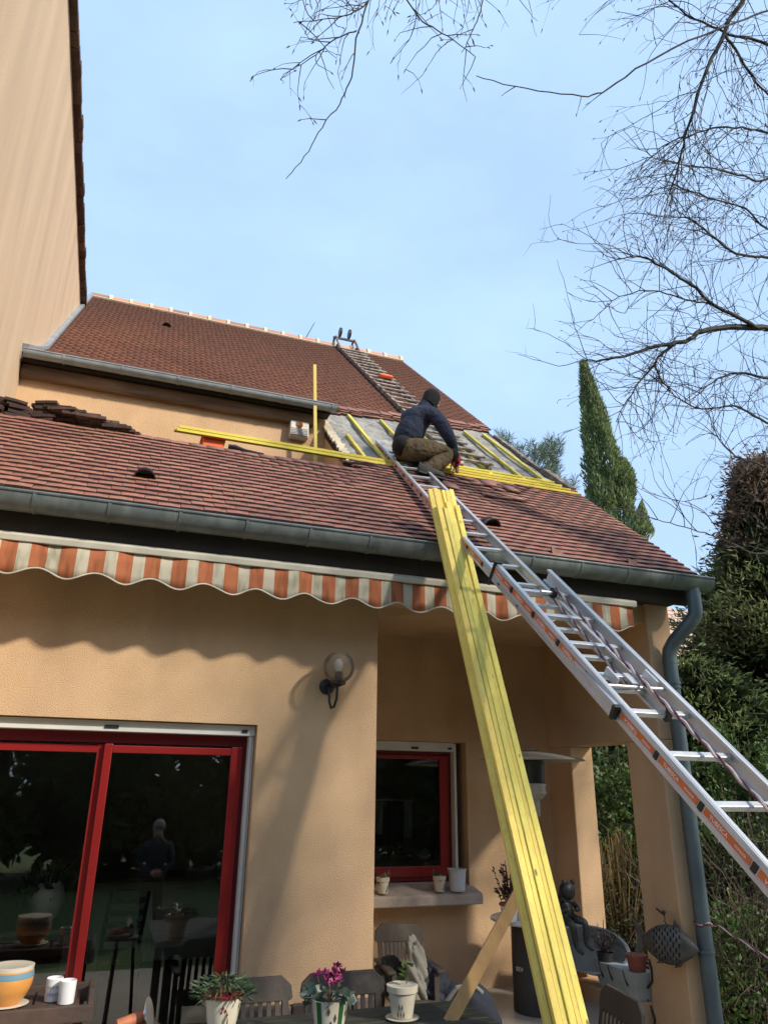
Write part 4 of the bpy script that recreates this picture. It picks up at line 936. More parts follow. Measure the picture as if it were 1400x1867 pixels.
# ------------------------------------------------------------------ terrace furniture and pots
def garden_chair(name, label, c, rz, group=None, hz=.90, W=.58, arms=True, lean=.10, nsl=8):
    t = thing(name, label, 'chair', (c[0], c[1], FZ), group)
    ca, sa = math.cos(rz), math.sin(rz)
    def P(x, y, z): return (c[0] + x * ca - y * sa, c[1] + x * sa + y * ca, FZ + z)
    U = (-sa, ca, 0)
    def by(z): return lean * (z - .42) / .48            # back leans away from the sitter (+y local)
    poly = [(-W / 2, hz - .12), (-W / 2 + .01, hz - .05), (-W / 2 + .07, hz), (W / 2 - .07, hz), (W / 2 - .01, hz - .05), (W / 2, hz - .12), (W / 2 - .02, hz - .135), (-W / 2 + .02, hz - .135)]
    MB().prism([P(x, by(z) - .014, z) for x, z in poly], Vector(P(0, .03, 0)) - Vector(P(0, 0, 0))).build('top_rail', 'chairwood', t, bevel=.006)
    for s in (-1, 1):
        MB().bar(P(s * (W / 2 - .05), by(.40), .40), P(s * (W / 2 - .05), by(hz - .13), hz - .13), .04, .03, U).build('post', 'chairwood', t)
        MB().bar(P(s * (W / 2 - .05), by(.40), .42), P(s * (W / 2 - .05), .06, 0), .04, .03, U).build('leg', 'chairwood', t)
        MB().bar(P(s * (W / 2 - .05), -.42, .62 if arms else .42), P(s * (W / 2 - .05), -.44, 0), .04, .03, U).build('leg', 'chairwood', t)
        if arms: MB().bar(P(s * (W / 2 - .02), by(.64), .64), P(s * (W / 2 - .02), -.47, .64), .07, .025, (0, 0, 1)).build('armrest', 'chairwood', t, bevel=.006)
    for k in range(nsl):
        x = -W / 2 + .10 + (W - .2) * k / (nsl - 1)
        MB().bar(P(x, by(.46), .46), P(x, by(hz - .13), hz - .13), .028, .014, U).build('back_slat', 'chairwood', t)
    MB().bar(P(-W / 2 + .03, by(.44), .44), P(W / 2 - .03, by(.44), .44), .03, .05).build('lower_rail', 'chairwood', t)
    for k in range(6):
        y = -.42 + .078 * k; MB().bar(P(-W / 2 + .03, y, .42), P(W / 2 - .03, y, .42), .06, .018).build('seat_slat', 'chairwood', t)
    return t
garden_chair('garden_chair', 'weathered wooden garden chair nearest the glass door, behind the red-rimmed pot', (1.06, -.66), 0, None)
garden_chair('garden_chair', 'weathered wooden garden chair behind the green-striped pot at the table', (1.69, -.66), 0, None)
garden_chair('garden_chair', 'dark wooden armchair in the porch corner under the kitchen window with clothes on it', (2.70, .92), -.12, None, W=.46, lean=.16)
garden_chair('garden_chair', 'brown wooden garden chair at the right end, partly behind the yellow bundle', (3.07, -1.55), -1.75, None, W=.56)

tb = thing('garden_table', 'dark green garden table with pots on it', 'table', (1.55, -1.6, FZ))
y = -.96
while y > -2.3:
    MB().box((.62, y - .094, .555), (2.37, y, .58)).build('plank', 'tabletop', tb, bevel=.004); y -= .1
for sx in (.75, 2.25):
    for sy in (-1.1, -2.15): MB().box((sx - .035, sy - .035, FZ), (sx + .035, sy + .035, .55)).build('leg', 'tabletop', tb)
MB().box((.7, -2.2, .50), (2.3, -1.05, .554)).build('apron', 'tabletop', tb)

def pot(label, c, rb, rtp, h, mt, rim=None, cat='flower pot', name='flower_pot', rimh=.02, bulge=0.0, group=None, soil=True):
    t = thing(name, label, cat, c, group); x, y, z = c
    prof = [(rb * .96, 0), (rb, .004)] + [(rb + (rtp - rb) * k / 6 + bulge * math.sin(math.pi * k / 6), h * k / 6) for k in range(1, 7)] + [(rtp * .9, h), (rtp * .86, h - .03)]
    MB().lathe(prof, c, 28).build('body', mt, t, smooth=True)
    if rim: MB().lathe([(rtp * .96, 0), (rtp * 1.05, .002), (rtp * 1.07, rimh), (rtp * .98, rimh + .003), (rtp * .88, rimh)], (x, y, z + h - rimh), 28).build('rim', rim, t, smooth=True)
    if soil: MB().lathe([(.001, -.004), (rtp * .87, 0), (rtp * .5, .012), (.001, .014)], (x, y, z + h - .028), 16).build('soil', 'soil', t, smooth=True)
    return t
def decal(parent, c, rb, rtp, h, shapes, mt, name):
    """small printed marks on the front of a pot; shapes: (u angle, v 0..1, half width, half height)"""
    b = MB()
    for (a, v, hw, hh) in shapes:
        r = rb + (rtp - rb) * v + .0015
        for k in range(1):
            pts = []
            for (da, dv) in ((0, -1), (.6, 0), (0, 1), (-.6, 0)):
                aa = a + da * hw / r; vv = v + dv * hh / h; rr = rb + (rtp - rb) * vv + .0025
                pts.append((c[0] + rr * math.sin(aa), c[1] - rr * math.cos(aa), c[2] + h * vv))
            b.add(pts, [(0, 1, 2, 3)])
    return b.build(name, mt, parent)
c1 = (.803, -1.206, .582); p1 = pot('cream pot with red rim and green plant on the table', c1, .07, .104, .19, 'pot_white', 'pot_red', rimh=.014)
decal(p1, c1, .07, .104, .19, [(-.1 + .1 * k, .35 + .09 * (k % 3), .004, .03) for k in range(4)], 'pot_sketch', 'painted_stems'); decal(p1, c1, .07, .104, .19, [(-.15, .72, .012, .012), (.0, .65, .011, .012), (.12, .55, .011, .011), (-.22, .62, .009, .01)], 'pot_red', 'painted_flowers')
n = 420; a = NP.uniform(0, 6.28, n); r = NP.uniform(.02, .15, n) ** 1.0; P = np.c_[c1[0] + np.cos(a) * r, c1[1] + np.sin(a) * r, c1[2] + .19 + NP.uniform(-.02, .085, n) * (1.1 - r / .16 * .6)]
V, F = leaves(P, np.c_[np.cos(a), np.sin(a), NP.uniform(-.5, .9, n)], NP.uniform(.03, .07, n), NP.uniform(.008, .016, n), .1); npmesh('foliage', V, F, 'potleaf', p1)
c2 = (1.336, -1.487, .582); p2 = pot('cream pot with green stripes and leaf pattern holding a magenta cyclamen', c2, .07, .10, .19, 'pot_white')
for aa in (-.95, -.0 + .42, 1.6, -2.2, 2.8):
    b = MB(); N = 8; vs = []
    for k in range(N + 1):
        v = k / N; rr = .07 + .03 * v + .0018
        for da in (-.16, .16): vs.append((c2[0] + rr * math.sin(aa + da), c2[1] - rr * math.cos(aa + da), c2[2] + .19 * v))
    b.add(vs, [(2 * k, 2 * k + 1, 2 * k + 3, 2 * k + 2) for k in range(N)]); b.build('green_stripe', 'pot_green', p2)
decal(p2, c2, .07, .10, .19, [(-.35, .78, .016, .022), (-.2, .45, .016, .022), (-.42, .18, .014, .02), (.85, .7, .014, .02), (.05, .62, .014, .022), (.08, .2, .014, .02)], 'pot_sketch', 'painted_leaves')
n = 46; a = NP.uniform(0, 6.28, n); r = NP.uniform(.03, .12, n); P = np.c_[c2[0] + np.cos(a) * r, c2[1] + np.sin(a) * r, c2[2] + .20 + NP.uniform(-.03, .04, n)]
V, F = leaves(P, np.c_[np.cos(a), np.sin(a), NP.uniform(-.3, .6, n)], .055, .055, .12); npmesh('leaves', V, F, 'cycleaf', p2)
b = MB(); pts = []
for k in range(9):
    a = R_.uniform(0, 6.28); q = R_.uniform(.02, .09); tip = Vector((c2[0] + math.cos(a) * q, c2[1] + math.sin(a) * q, c2[2] + .19 + R_.uniform(.06, .14))); b.tube([(c2[0], c2[1], c2[2] + .17), tip.lerp(Vector(c2), .15), tip], .0025, 4); pts.append(tip)
b.build('stems', 'redleaf', p2)
for p in pts:
    V, F = leaves(np.array([list(p)] * 8), NP.normal(size=(8, 3)) * .7 + [0, 0, .7], .038, .026, .1); npmesh('flower', V, F, 'petal', p2)
c3 = (1.85, -1.25, .592); p3 = pot('cream pot with a single green seedling on a saucer, right of the table', c3, .062, .088, .165, 'pot_white', 'pot_white', rimh=.035)
decal(p3, c3, .062, .088, .165, [(-.75 + .13 * k, .15 + .11 * ((k * 2) % 4), .007, .022) for k in range(5)], 'pot_sketch', 'painted_sprigs')
MB().lathe([(.001, 0), (.085, 0), (.10, .012), (.092, .012), (.001, .006)], (1.85, -1.25, .5805), 20).build('saucer', 'pot_white', p3, smooth=True)
MB().tube([(1.87, -1.25, .74), (1.885, -1.25, .79), (1.88, -1.25, .85)], .003, 5).build('stem', 'potleaf', p3)
V, F = leaves(np.array([(1.88, -1.25, .80 + .012 * k) for k in range(7)]), NP.normal(size=(7, 3)) * [1, .6, .3] + [.1, -.4, 0], .07, .05, .08); npmesh('leaves', V, F, 'shrub', p3)

# trolley by the door
ct = thing('slatted_trolley', 'brown slatted wooden trolley in front of the glass door', 'trolley', (-.2, -.6, FZ))
for k in range(9):
    x = -.66 + .085 * k; MB().bar((x, -.80, .665), (x, -.40, .665), .07, .016).build('slat', 'cartwood', ct)
MB().box((-.75, -.85, .60), (.13, -.815, .68)).build('side_board', 'cartwood', ct, bevel=.004); MB().box((-.75, -.395, .60), (.11, -.36, .70)).build('side_board', 'cartwood', ct, bevel=.004)
MB().prism([(.10, -.81, .60), (.10, -.81, .68), (.10, -.70, .735), (.10, -.50, .735), (.10, -.40, .69), (.10, -.40, .60)], (.03, 0, 0)).build('end_board', 'cartwood', ct, bevel=.006)
for sx in (-.68, .06):
    for sy in (-.80, -.41): MB().box((sx - .025, sy - .025, FZ), (sx + .025, sy + .025, .60)).build('leg', 'cartwood', ct)
MB().bar((.06, -.80, .58), (-.1, -.80, .36), .03, .05, (0, 1, 0)).build('brace', 'cartwood', ct)
for i, (x, y) in enumerate(((-.095, -.66), (-.02, -.745))):
    t = thing('cup', ['white cup with grey print on the trolley, farther from the edge', 'plain white cup on the trolley in front of the printed cup'][i], 'cup', (x, y, .674), 'white cups on the trolley')
    MB().lathe([(.040, 0), (.044, .004), (.047, .115), (.044, .118), (.038, .11), (.036, .02)], (x, y, .674), 22).build('body', 'cup_white', t, smooth=True)
    MB().lathe([(.001, 0), (.037, 0), (.037, .002), (.001, .002)], (x, y, .757), 16).build('filling', 'soil', t)
    if i == 0: decal(t, (x, y, .674), .044, .047, .115, [(-.6 + .3 * k, .35 + .3 * j, .008, .011) for k in range(5) for j in range(2)], 'grille', 'print')
c4 = (-.34, -.71, .674); p4 = pot('glazed orange pot with blue band on the trolley', (c4[0], c4[1], c4[2] + .012), .075, .118, .19, 'pot_orange', 'pot_white', rimh=.022, bulge=.03, cat='flower pot')
b = MB(); N = 28
for k in range(N):
    if k % 7 in (0, 1, 2): continue
b.lathe([(.1295, 0), (.1305, .01), (.1275, .03), (.1285, .03)], (c4[0], c4[1], c4[2] + .145), 28); b.build('blue_band', 'pot_blue', p4, smooth=True)
MB().lathe([(.001, 0), (.09, 0), (.125, .014), (.118, .016), (.001, .006)], c4, 24).build('saucer', 'pot_white', p4, smooth=True)
# grinder on a stool
stl = thing('stool', 'small dark stool in front of the glass door carrying an angle grinder', 'stool', (.36, -1.2, FZ))
MB().lathe([(.001, 0), (.13, 0), (.135, .02), (.001, .022)], (.36, -1.2, .615), 20).build('seat', 'cartwood', stl, smooth=True)
for k in range(3):
    a = 2.1 * k; MB().tube([(.36 + .09 * math.cos(a), -1.2 + .09 * math.sin(a), .615), (.36 + .15 * math.cos(a), -1.2 + .15 * math.sin(a), FZ)], .014, 8).build('leg', 'cartwood', stl)
ag = thing('angle_grinder', 'orange angle grinder with worn steel disc lying by the glass door', 'grinder', (.36, -1.2, .64))
MB().tube([(.25, -1.22, .665), (.33, -1.2, .675), (.385, -1.19, .69)], [.026, .032, .03], 10).build('body', 'tool_or', ag, smooth=True); MB().tube([(.385, -1.19, .69), (.405, -1.19, .695)], .034, 10).build('gear_head', 'steel', ag, smooth=True)
MB().lathe([(.001, 0), (.075, 0), (.075, .004), (.001, .006)], (.41, -1.2, .705), 22, ax=(.9, -.3, .25)).build('disc', 'steel', ag, smooth=True)

# pots on the window sill
def sillpot(x, label, r=.062, h=.14):
    t = pot(label, (x, 1.50, .895), r * .78, r, h, 'pot_white', 'pot_white', rimh=.035)
    decal(t, (x, 1.50, .895), r * .78, r, h, [(.5, .3, .008, .03), (.75, .45, .008, .022), (.35, .18, .008, .02)], 'pot_sketch', 'painted_sprigs')
    P = np.array([(x, 1.5, .895 + h - .01)]) + NP.normal(size=(14, 3)) * [.025, .025, .008]; V, F = leaves(P, NP.normal(size=(14, 3)) + [0, 0, .6], .07, .03, .15); npmesh('dry_leaves', V, F, 'drystem', t)
sillpot(2.715, 'small cream pot with dry leaves at the left end of the sill'); sillpot(3.315, 'small cream pot with dry leaves beside the ribbed pot on the sill')
t = thing('ribbed_pot', 'pale blue-white ribbed pot at the right end of the sill', 'flower pot', (3.51, 1.5, .893))
prof = [(.072, 0)]
for k in range(11): z = .012 + .016 * k; prof += [(.076 + .0012 * k, z), (.080 + .0012 * k, z + .006), (.0765 + .0012 * k, z + .012)]
prof += [(.094, .192), (.096, .205), (.088, .205), (.08, .05)]
MB().lathe(prof, (3.51, 1.5, .893), 30).build('body', 'ribbed', t, smooth=True)

# patio heater with shelf
hx_, hy_ = 4.03, .80
ht = thing('patio_heater', 'tall patio heater with round reflector and shelf ring in the porch', 'heater', (hx_, hy_, FZ))
MB().lathe([(.001, .09), (.12, .085), (.34, .05), (.50, .012), (.52, .0), (.515, -.006), (.34, .035), (.1, .06), (.001, .06)], (hx_, hy_, 2.13), 40).build('reflector', 'heater', ht, smooth=True)
MB().lathe([(.001, .012), (.07, .01), (.07, 0)], (hx_, hy_, 2.225), 20).build('reflector_cap', 'heater', ht, smooth=True)
MB().lathe([(.10, 0), (.115, .01), (.118, .10), (.12, .21), (.11, .22)], (hx_, hy_, 1.91), 24).build('emitter', 'heater_dark', ht, smooth=True)
MB().lathe([(.08, 0), (.105, .03), (.125, .05), (.125, .075), (.12, .08), (.12, .11), (.125, .115), (.125, .14), (.10, .15)], (hx_, hy_, 1.77), 24).build('burner', 'heater', ht, smooth=True)
MB().lathe([(.05, 0), (.056, .01), (.056, .16), (.075, .17)], (hx_, hy_, 1.61), 20).build('valve_housing', 'heater', ht, smooth=True)
MB().tube([(hx_, hy_, .72), (hx_, hy_, 1.62)], .027, 14).build('pole', 'steel', ht, smooth=True)
MB().lathe([(.001, 0), (.42, 0), (.44, .01), (.44, .028), (.43, .032), (.001, .034)], (hx_, hy_ + .05, .70), 40).build('shelf', 'galv', ht, smooth=True)
MB().lathe([(.24, 0), (.235, .85), (.2, .88)], (hx_ - .05, hy_, FZ + .02), 30).build('bottle_housing', 'heater_dark', ht, smooth=True)
d_ = Vector((CAM.x - hx_, CAM.y - hy_, 0)).normalized(); aa = math.atan2(d_.y, d_.x) - .80
for i, ch in enumerate('BEV'):
    q = aa - .10 + i * .125; e = Vector((math.cos(q), math.sin(q), 0))
    lettering(ch, .05, Vector((hx_ - .05, hy_, .345)) + e * .241, Vector((-e.y, e.x, 0)), (0, 0, 1), 'print_white', ht)
# plant on the shelf
px_ = (3.64, .68, .736); pp = pot('white pot with dark red-leaved shrub on the heater shelf', px_, .06, .085, .15, 'cup_white', 'terracotta', rimh=.02)
b = MB(); P = []; D = []
for k in range(26):
    a = R_.uniform(0, 6.28); q = R_.uniform(.02, .15); tip = Vector((px_[0] + math.cos(a) * q, px_[1] + math.sin(a) * q, px_[2] + .15 + R_.uniform(.08, .34))); b.tube([(px_[0], px_[1], px_[2] + .12), tip.lerp(Vector(px_), .4), tip], .003, 4)
    for j in range(12): P.append(list(tip.lerp(Vector((px_[0], px_[1], px_[2] + .15)), R_.uniform(0, .7)))); D.append((math.cos(a) + R_.uniform(-1, 1), math.sin(a) + R_.uniform(-1, 1), R_.uniform(-.3, .9)))
b.build('stems', 'redleaf', pp); V, F = leaves(np.array(P), np.array(D), .045, .016, .1); npmesh('leaves', V, F, 'redleaf', pp)
# frog figure sitting on the shelf edge
fr = thing('frog_figure', 'dark bronze frog figure sitting on the heater shelf with legs dangling', 'figurine', (4.10, .47, .736))
fx, fy, fz = 4.09, .47, .736
JF = dict(pel=((fx, fy, fz + .07), 0.101), che=((fx - .01, fy + .01, fz + .17), 0.095), nek=((fx, fy - .01, fz + .235), 0.081), hea=((fx + .01, fy - .04, fz + .28), 0.097), mou=((fx + .04, fy - .10, fz + .275), 0.068),
          sR=((fx + .06, fy - .03, fz + .18), 0.030), eR=((fx + .11, fy - .05, fz + .11), 0.024), wR=((fx + .05, fy - .09, fz + .12), 0.019), sL=((fx - .07, fy - .03, fz + .18), 0.030), eL=((fx - .11, fy - .05, fz + .11), 0.024), wL=((fx - .02, fy - .1, fz + .12), 0.019),
          hR=((fx + .06, fy - .03, fz + .04), 0.046), kR=((fx + .13, fy - .12, fz + .02), 0.035), aR=((fx + .11, fy - .13, fz - .15), 0.023), tR=((fx + .15, fy - .19, fz - .19), 0.019),
          hL=((fx - .05, fy - .04, fz + .04), 0.046), kL=((fx - .02, fy - .14, fz + .01), 0.035), aL=((fx + .0, fy - .15, fz - .17), 0.023), tL=((fx + .03, fy - .21, fz - .21), 0.019))
BF = [('pel', 'che', 0), ('che', 'nek', 0), ('nek', 'hea', 0), ('hea', 'mou', 0), ('che', 'sR', 0), ('sR', 'eR', 0), ('eR', 'wR', 0), ('che', 'sL', 0), ('sL', 'eL', 0), ('eL', 'wL', 0), ('pel', 'hR', 0), ('hR', 'kR', 0), ('kR', 'aR', 0), ('aR', 'tR', 0), ('pel', 'hL', 0), ('hL', 'kL', 0), ('kL', 'aL', 0), ('aL', 'tL', 0)]
person_mesh('body', JF, BF, ['frog'], None, fr, 'pel')
for s in (-1, 1): MB().ball((fx + .02 + s * .045, fy - .05, fz + .335), .022, 10, 8).build('eye', 'frog', fr, smooth=True)

# tub, planter, small pots on the parapet
tbq = thing('galvanised_tub', 'oval galvanised tub lying tilted on the low porch wall', 'tub', (4.80, .95, .14))
prof = [(.001, 0), (.150, 0), (.165, .02), (.195, .26), (.207, .262), (.207, .275), (.193, .272), (.160, .03), (.001, .012)]
ob = MB().lathe(prof, (0, 0, 0), 40, sx=1.9, sy=1.0).build('shell', 'galv', tbq, smooth=True)
ob.matrix_parent_inverse = Matrix.Identity(4); ob.matrix_basis = Matrix.Translation((.0, .10, .185)) @ Matrix.Rotation(-.95, 4, 'Z') @ Matrix.Rotation(1.15, 4, 'X')
pn = thing('planter', 'long grey-green planter on the low porch wall', 'planter', (4.70, .55, .137))
b = MB(); b.add([(4.64, .275, .137), (4.80, .275, .137), (4.80, .82, .137), (4.64, .82, .137), (4.60, .25, .36), (4.84, .25, .36), (4.84, .85, .36), (4.60, .85, .36), (4.625, .275, .355), (4.815, .275, .355), (4.815, .825, .355), (4.625, .825, .355)],
                [(0, 3, 2, 1), (0, 1, 5, 4), (1, 2, 6, 5), (2, 3, 7, 6), (3, 0, 4, 7), (4, 5, 9, 8), (5, 6, 10, 9), (6, 7, 11, 10), (7, 4, 8, 11), (8, 9, 10, 11)])
b.build('box', 'planter', pn, bevel=.004)
for y in (.40, .62, .76): MB().tube([(4.596, y, .36), (4.60, y - .02, .29), (4.615, y - .035, .24)], [.004, .004, .009], 6).build('dead_trail', 'blackp', pn)
ph = (4.68, .76, .30); tp = pot('small dark pot with dry heather standing in the planter', ph, .06, .08, .13, 'heater_dark')
n = 900; a = NP.uniform(0, 6.28, n); q = NP.uniform(0, 1, n); rr = .04 + .10 * q; P = np.c_[ph[0] + np.cos(a) * rr * NP.uniform(.2, 1, n), ph[1] + np.sin(a) * rr * NP.uniform(.2, 1, n), ph[2] + .12 + q * .22 * NP.uniform(.3, 1, n)]
V, F = leaves(P, np.c_[np.cos(a) * .5, np.sin(a) * .5, np.ones(n)], .035, .006); npmesh('heather', V, F, 'lav', tp)
pot('terracotta pot at the pillar end of the planter', (4.71, .335, .33), .068, .09, .155, 'terracotta', 'terracotta', rimh=.03)
# fish lantern on an iron bracket
bk_ = thing('iron_bracket', 'thin iron hook bracket on the porch pillar', 'bracket', (4.75, .02, .88))
MB().tube([(4.757, .05, .885), (4.63, -.20, .875)], .007, 8).build('arm', 'iron', bk_); MB().ball((4.625, -.21, .897), .015, 10, 8).build('knob', 'iron', bk_, smooth=True)
MB().tube([(4.63, -.20, .875), (4.635, -.205, .85), (4.622, -.205, .835), (4.635, -.205, .82), (4.64, -.205, .795)], .005, 6).build('chain', 'iron', bk_)
fs = thing('fish_lantern', 'dark pierced metal fish lantern hanging from the pillar bracket', 'lantern', (4.64, -.21, .79))
fc = Vector((4.63, -.22, .66)); fd = Vector((.72, -.69, -.10)).normalized(); fu = Vector((.06, -.06, 1)).normalized(); fsd = fd.cross(fu).normalized(); fu = fsd.cross(fd)
prof = [(-.205, .032), (-.185, .055), (-.14, .095), (-.08, .132), (-.01, .15), (.06, .143), (.12, .112), (.17, .073), (.215, .032), (.235, .006)]
b = MB(); N = 24; vs = []; fcs = []
M_ = 40
def fr_(t):
    for (a0, r0_), (a1, r1_) in zip(prof, prof[1:]):
        if t <= a1: k = (t - a0) / (a1 - a0); return r0_ + (r1_ - r0_) * k
    return .006
for i in range(M_ + 1):
    t = -.205 + .44 * i / M_; r = fr_(t)
    for k in range(N):
        a = 2 * math.pi * k / N; vs.append(fc + fd * t + fu * math.cos(a) * r + fsd * math.sin(a) * r * .7)
for i in range(M_):
    for k in range(N):
        hole = 6 < i < 28 and (i % 2 == 0) and ((k + i // 2) % 2 == 0) and abs(math.sin(2 * math.pi * (k + .5) / N)) > .25
        if not hole: fcs.append((i * N + k, i * N + (k + 1) % N, (i + 1) * N + (k + 1) % N, (i + 1) * N + k))
b.add(vs, fcs); o = b.build('body', 'fish', fs, smooth=True); s_ = o.modifiers.new('t', 'SOLIDIFY'); s_.thickness = .003
def fin(name, pts): MB().prism([fc + fd * x + fu * z - fsd * .003 for x, z in pts], fsd * .006).build(name, 'fish', fs)
fin('tail_fin', [(-.19, .03), (-.235, .10), (-.275, .145), (-.26, .06), (-.245, .0), (-.27, -.09), (-.255, -.125), (-.19, -.045)])
fin('dorsal_fin', [(.03, .125), (.045, .20), (.06, .185), (.105, .115)]); fin('belly_fin', [(-.06, -.11), (-.10, -.155), (-.05, -.15), (-.0, -.128)]); fin('belly_fin', [(.06, -.12), (.04, -.165), (.09, -.15), (.12, -.10)])
o = MB().tube([(4.745, .214, .467), (4.742, .185, .40), (4.742, .191, .305), (4.744, .27, .235), (4.742, .30, .179), (4.742, .24, .10), (4.742, .206, .018), (4.742, .24, -.1), (4.742, .24, FZ)], .009, 8).build('cable', 'blackp', smooth=True); tag(o, 'black cable snaking down the porch pillar below the fish', 'cable')

# clothes on the porch chair, bag on the right
def drape(name, label, pts, mt, cat, th=.012):
    """pts: grid rows of 3D points, wrinkled"""
    rows = len(pts); cols = len(pts[0]); S = 4; nr = (rows - 1) * S + 1; nc = (cols - 1) * S + 1; vs = []
    for i in range(nr):
        for j in range(nc):
            a, b_ = i / S, j / S; i0 = min(int(a), rows - 2); j0 = min(int(b_), cols - 2); u, v = a - i0, b_ - j0
            p = (Vector(pts[i0][j0]) * (1 - u) * (1 - v) + Vector(pts[i0 + 1][j0]) * u * (1 - v) + Vector(pts[i0][j0 + 1]) * (1 - u) * v + Vector(pts[i0 + 1][j0 + 1]) * u * v)
            w_ = .018 * math.sin(j * 1.3 + i * .35) + .012 * math.sin(j * .6 - i * .9 + 1); vs.append(p + Vector((w_ * .4, -w_, w_ * .3)))
    b = MB(); b.add(vs, [(i * nc + j, i * nc + j + 1, (i + 1) * nc + j + 1, (i + 1) * nc + j) for i in range(nr - 1) for j in range(nc - 1)])
    o = b.build(name, mt, smooth=True); s_ = o.modifiers.new('t', 'SOLIDIFY'); s_.thickness = th; s2 = o.modifiers.new('s', 'SUBSURF'); s2.levels = 1; s2.render_levels = 1
    return tag(o, label, cat)
def crumple(name, label, c, r, mt, cat, seed, amp=.22, rot=0.0, sag=0.0):
    q = random.Random(seed); ph = [q.uniform(0, 6.28) for _ in range(12)]; n, k = 56, 40; b = MB(); vs = []; ca, sa = math.cos(rot), math.sin(rot)
    for i in range(k + 1):
        t = math.pi * i / k
        for j in range(n):
            a = 2 * math.pi * j / n; x, y, z = math.sin(t) * math.cos(a), math.sin(t) * math.sin(a), math.cos(t)
            f = abs(math.sin(3.1 * x + 4.0 * z + ph[0] + 1.5 * math.sin(3 * y + ph[1]))) + .7 * abs(math.sin(5.3 * y - 4.1 * z + ph[2] + 1.2 * math.sin(4 * x + ph[3]))) + .4 * abs(math.sin(9 * z + 7 * x + ph[4]))
            s_ = 1 + amp * (f - 1.1); p = Vector((x * r[0] * s_, y * r[1] * s_, z * r[2] * s_)); p.z -= sag * (x * x) * r[2]
            vs.append(Vector(c) + Vector((p.x * ca - p.z * sa, p.y, p.x * sa + p.z * ca)))
    b.add(vs, [(i * n + j, (i + 1) * n + j, (i + 1) * n + (j + 1) % n, i * n + (j + 1) % n) for i in range(k) for j in range(n)])
    return tag(b.build(name, mt, smooth=True), label, cat)
crumple('jacket', 'crumpled grey-beige jacket thrown over the porch armchair', (2.70, .60, .38), (.10, .09, .27), 'greycloth', 'jacket', 3, .20, .15)
crumple('puffer_jacket', 'navy puffer jacket slung on the porch armchair beside the grey-beige one', (2.88, .62, .24), (.15, .12, .22), 'navy', 'jacket', 5, .22, .5)
crumple('sweater', 'dark sweater bunched against the back of the porch armchair', (2.52, .78, .36), (.12, .08, .13), 'darkcloth', 'sweater', 8, .25)
crumple('bag', 'limp dark navy bag slumped behind the right end of the table', (2.60, -.62, .26), (.23, .15, .33), 'navy', 'bag', 11, .12, .25)
o = MB().tube([(2.40, -.66, .50), (2.46, -.70, .585), (2.58, -.70, .60), (2.66, -.68, .54)], .016, 8).build('bag_strap', 'greycloth', smooth=True); tag(o, 'beige strap looped over the dark bag behind the table', 'strap')

# ------------------------------------------------------------------ vegetation
def at(px, py, d): return CAM + fw * d + rt * ((px - 700) / FPX * d) - up * ((py - 933.5) / FPX * d)

class Twigs:
    def __init__(s, seed): s.b = MB(); s.r = random.Random(seed); s.n = 0; s.wan = .15
    def limb(s, pts, r0, r1, n=7):
        # smooth polyline
        pts = [Vector(p) for p in pts]; q = []
        for i in range(len(pts) - 1):
            p0 = pts[max(i - 1, 0)]; p1 = pts[i]; p2 = pts[i + 1]; p3 = pts[min(i + 2, len(pts) - 1)]
            for k in range(5):
                t = k / 5; q.append(.5 * ((2 * p1) + (p2 - p0) * t + (2 * p0 - 5 * p1 + 4 * p2 - p3) * t * t + (3 * p1 - p0 - 3 * p2 + p3) * t ** 3))
        q.append(pts[-1]); N = len(q)
        q = [p + Vector((s.r.gauss(0, 1), s.r.gauss(0, 1), s.r.gauss(0, 1))) * min(r0, .012) * .5 for p in q]
        s.b.tube(q, [r0 + (r1 - r0) * i / (N - 1) for i in range(N)], n); return q
    def twig(s, p, d, L, r, lev, droop, kids, step=.10, bud=.5):
        R = s.r; p = Vector(p); d = Vector(d).normalized(); n = max(3, int(L / step)); pts = [p.copy()]
        for i in range(n):
            d = (d + Vector((R.gauss(0, 1), R.gauss(0, 1), R.gauss(0, 1))) * s.wan + Vector((0, 0, -droop))).normalized(); p = p + d * (L / n); pts.append(p.copy())
            if lev > 0 and i >= 1 and R.random() < kids:
                sd_ = (d + Vector((R.gauss(0, 1), R.gauss(0, 1), R.gauss(0, .8))) * .75).normalized()
                s.twig(p, sd_, L * R.uniform(.3, .6), r * .62, lev - 1, droop * 1.2, kids * .9, step, bud)
        s.b.tube(pts, [r * (1 - .55 * i / n) for i in range(n + 1)], 4 if r > .006 else 3, cap=False)
        s.n += 1
        if R.random() < bud:
            e = pts[-1]; s.b.tube([e, e + d * .012 + Vector((0, 0, -.004)), e + d * .035 + Vector((0, 0, -.014))], [.002, .0055, .0015], 4, cap=False)

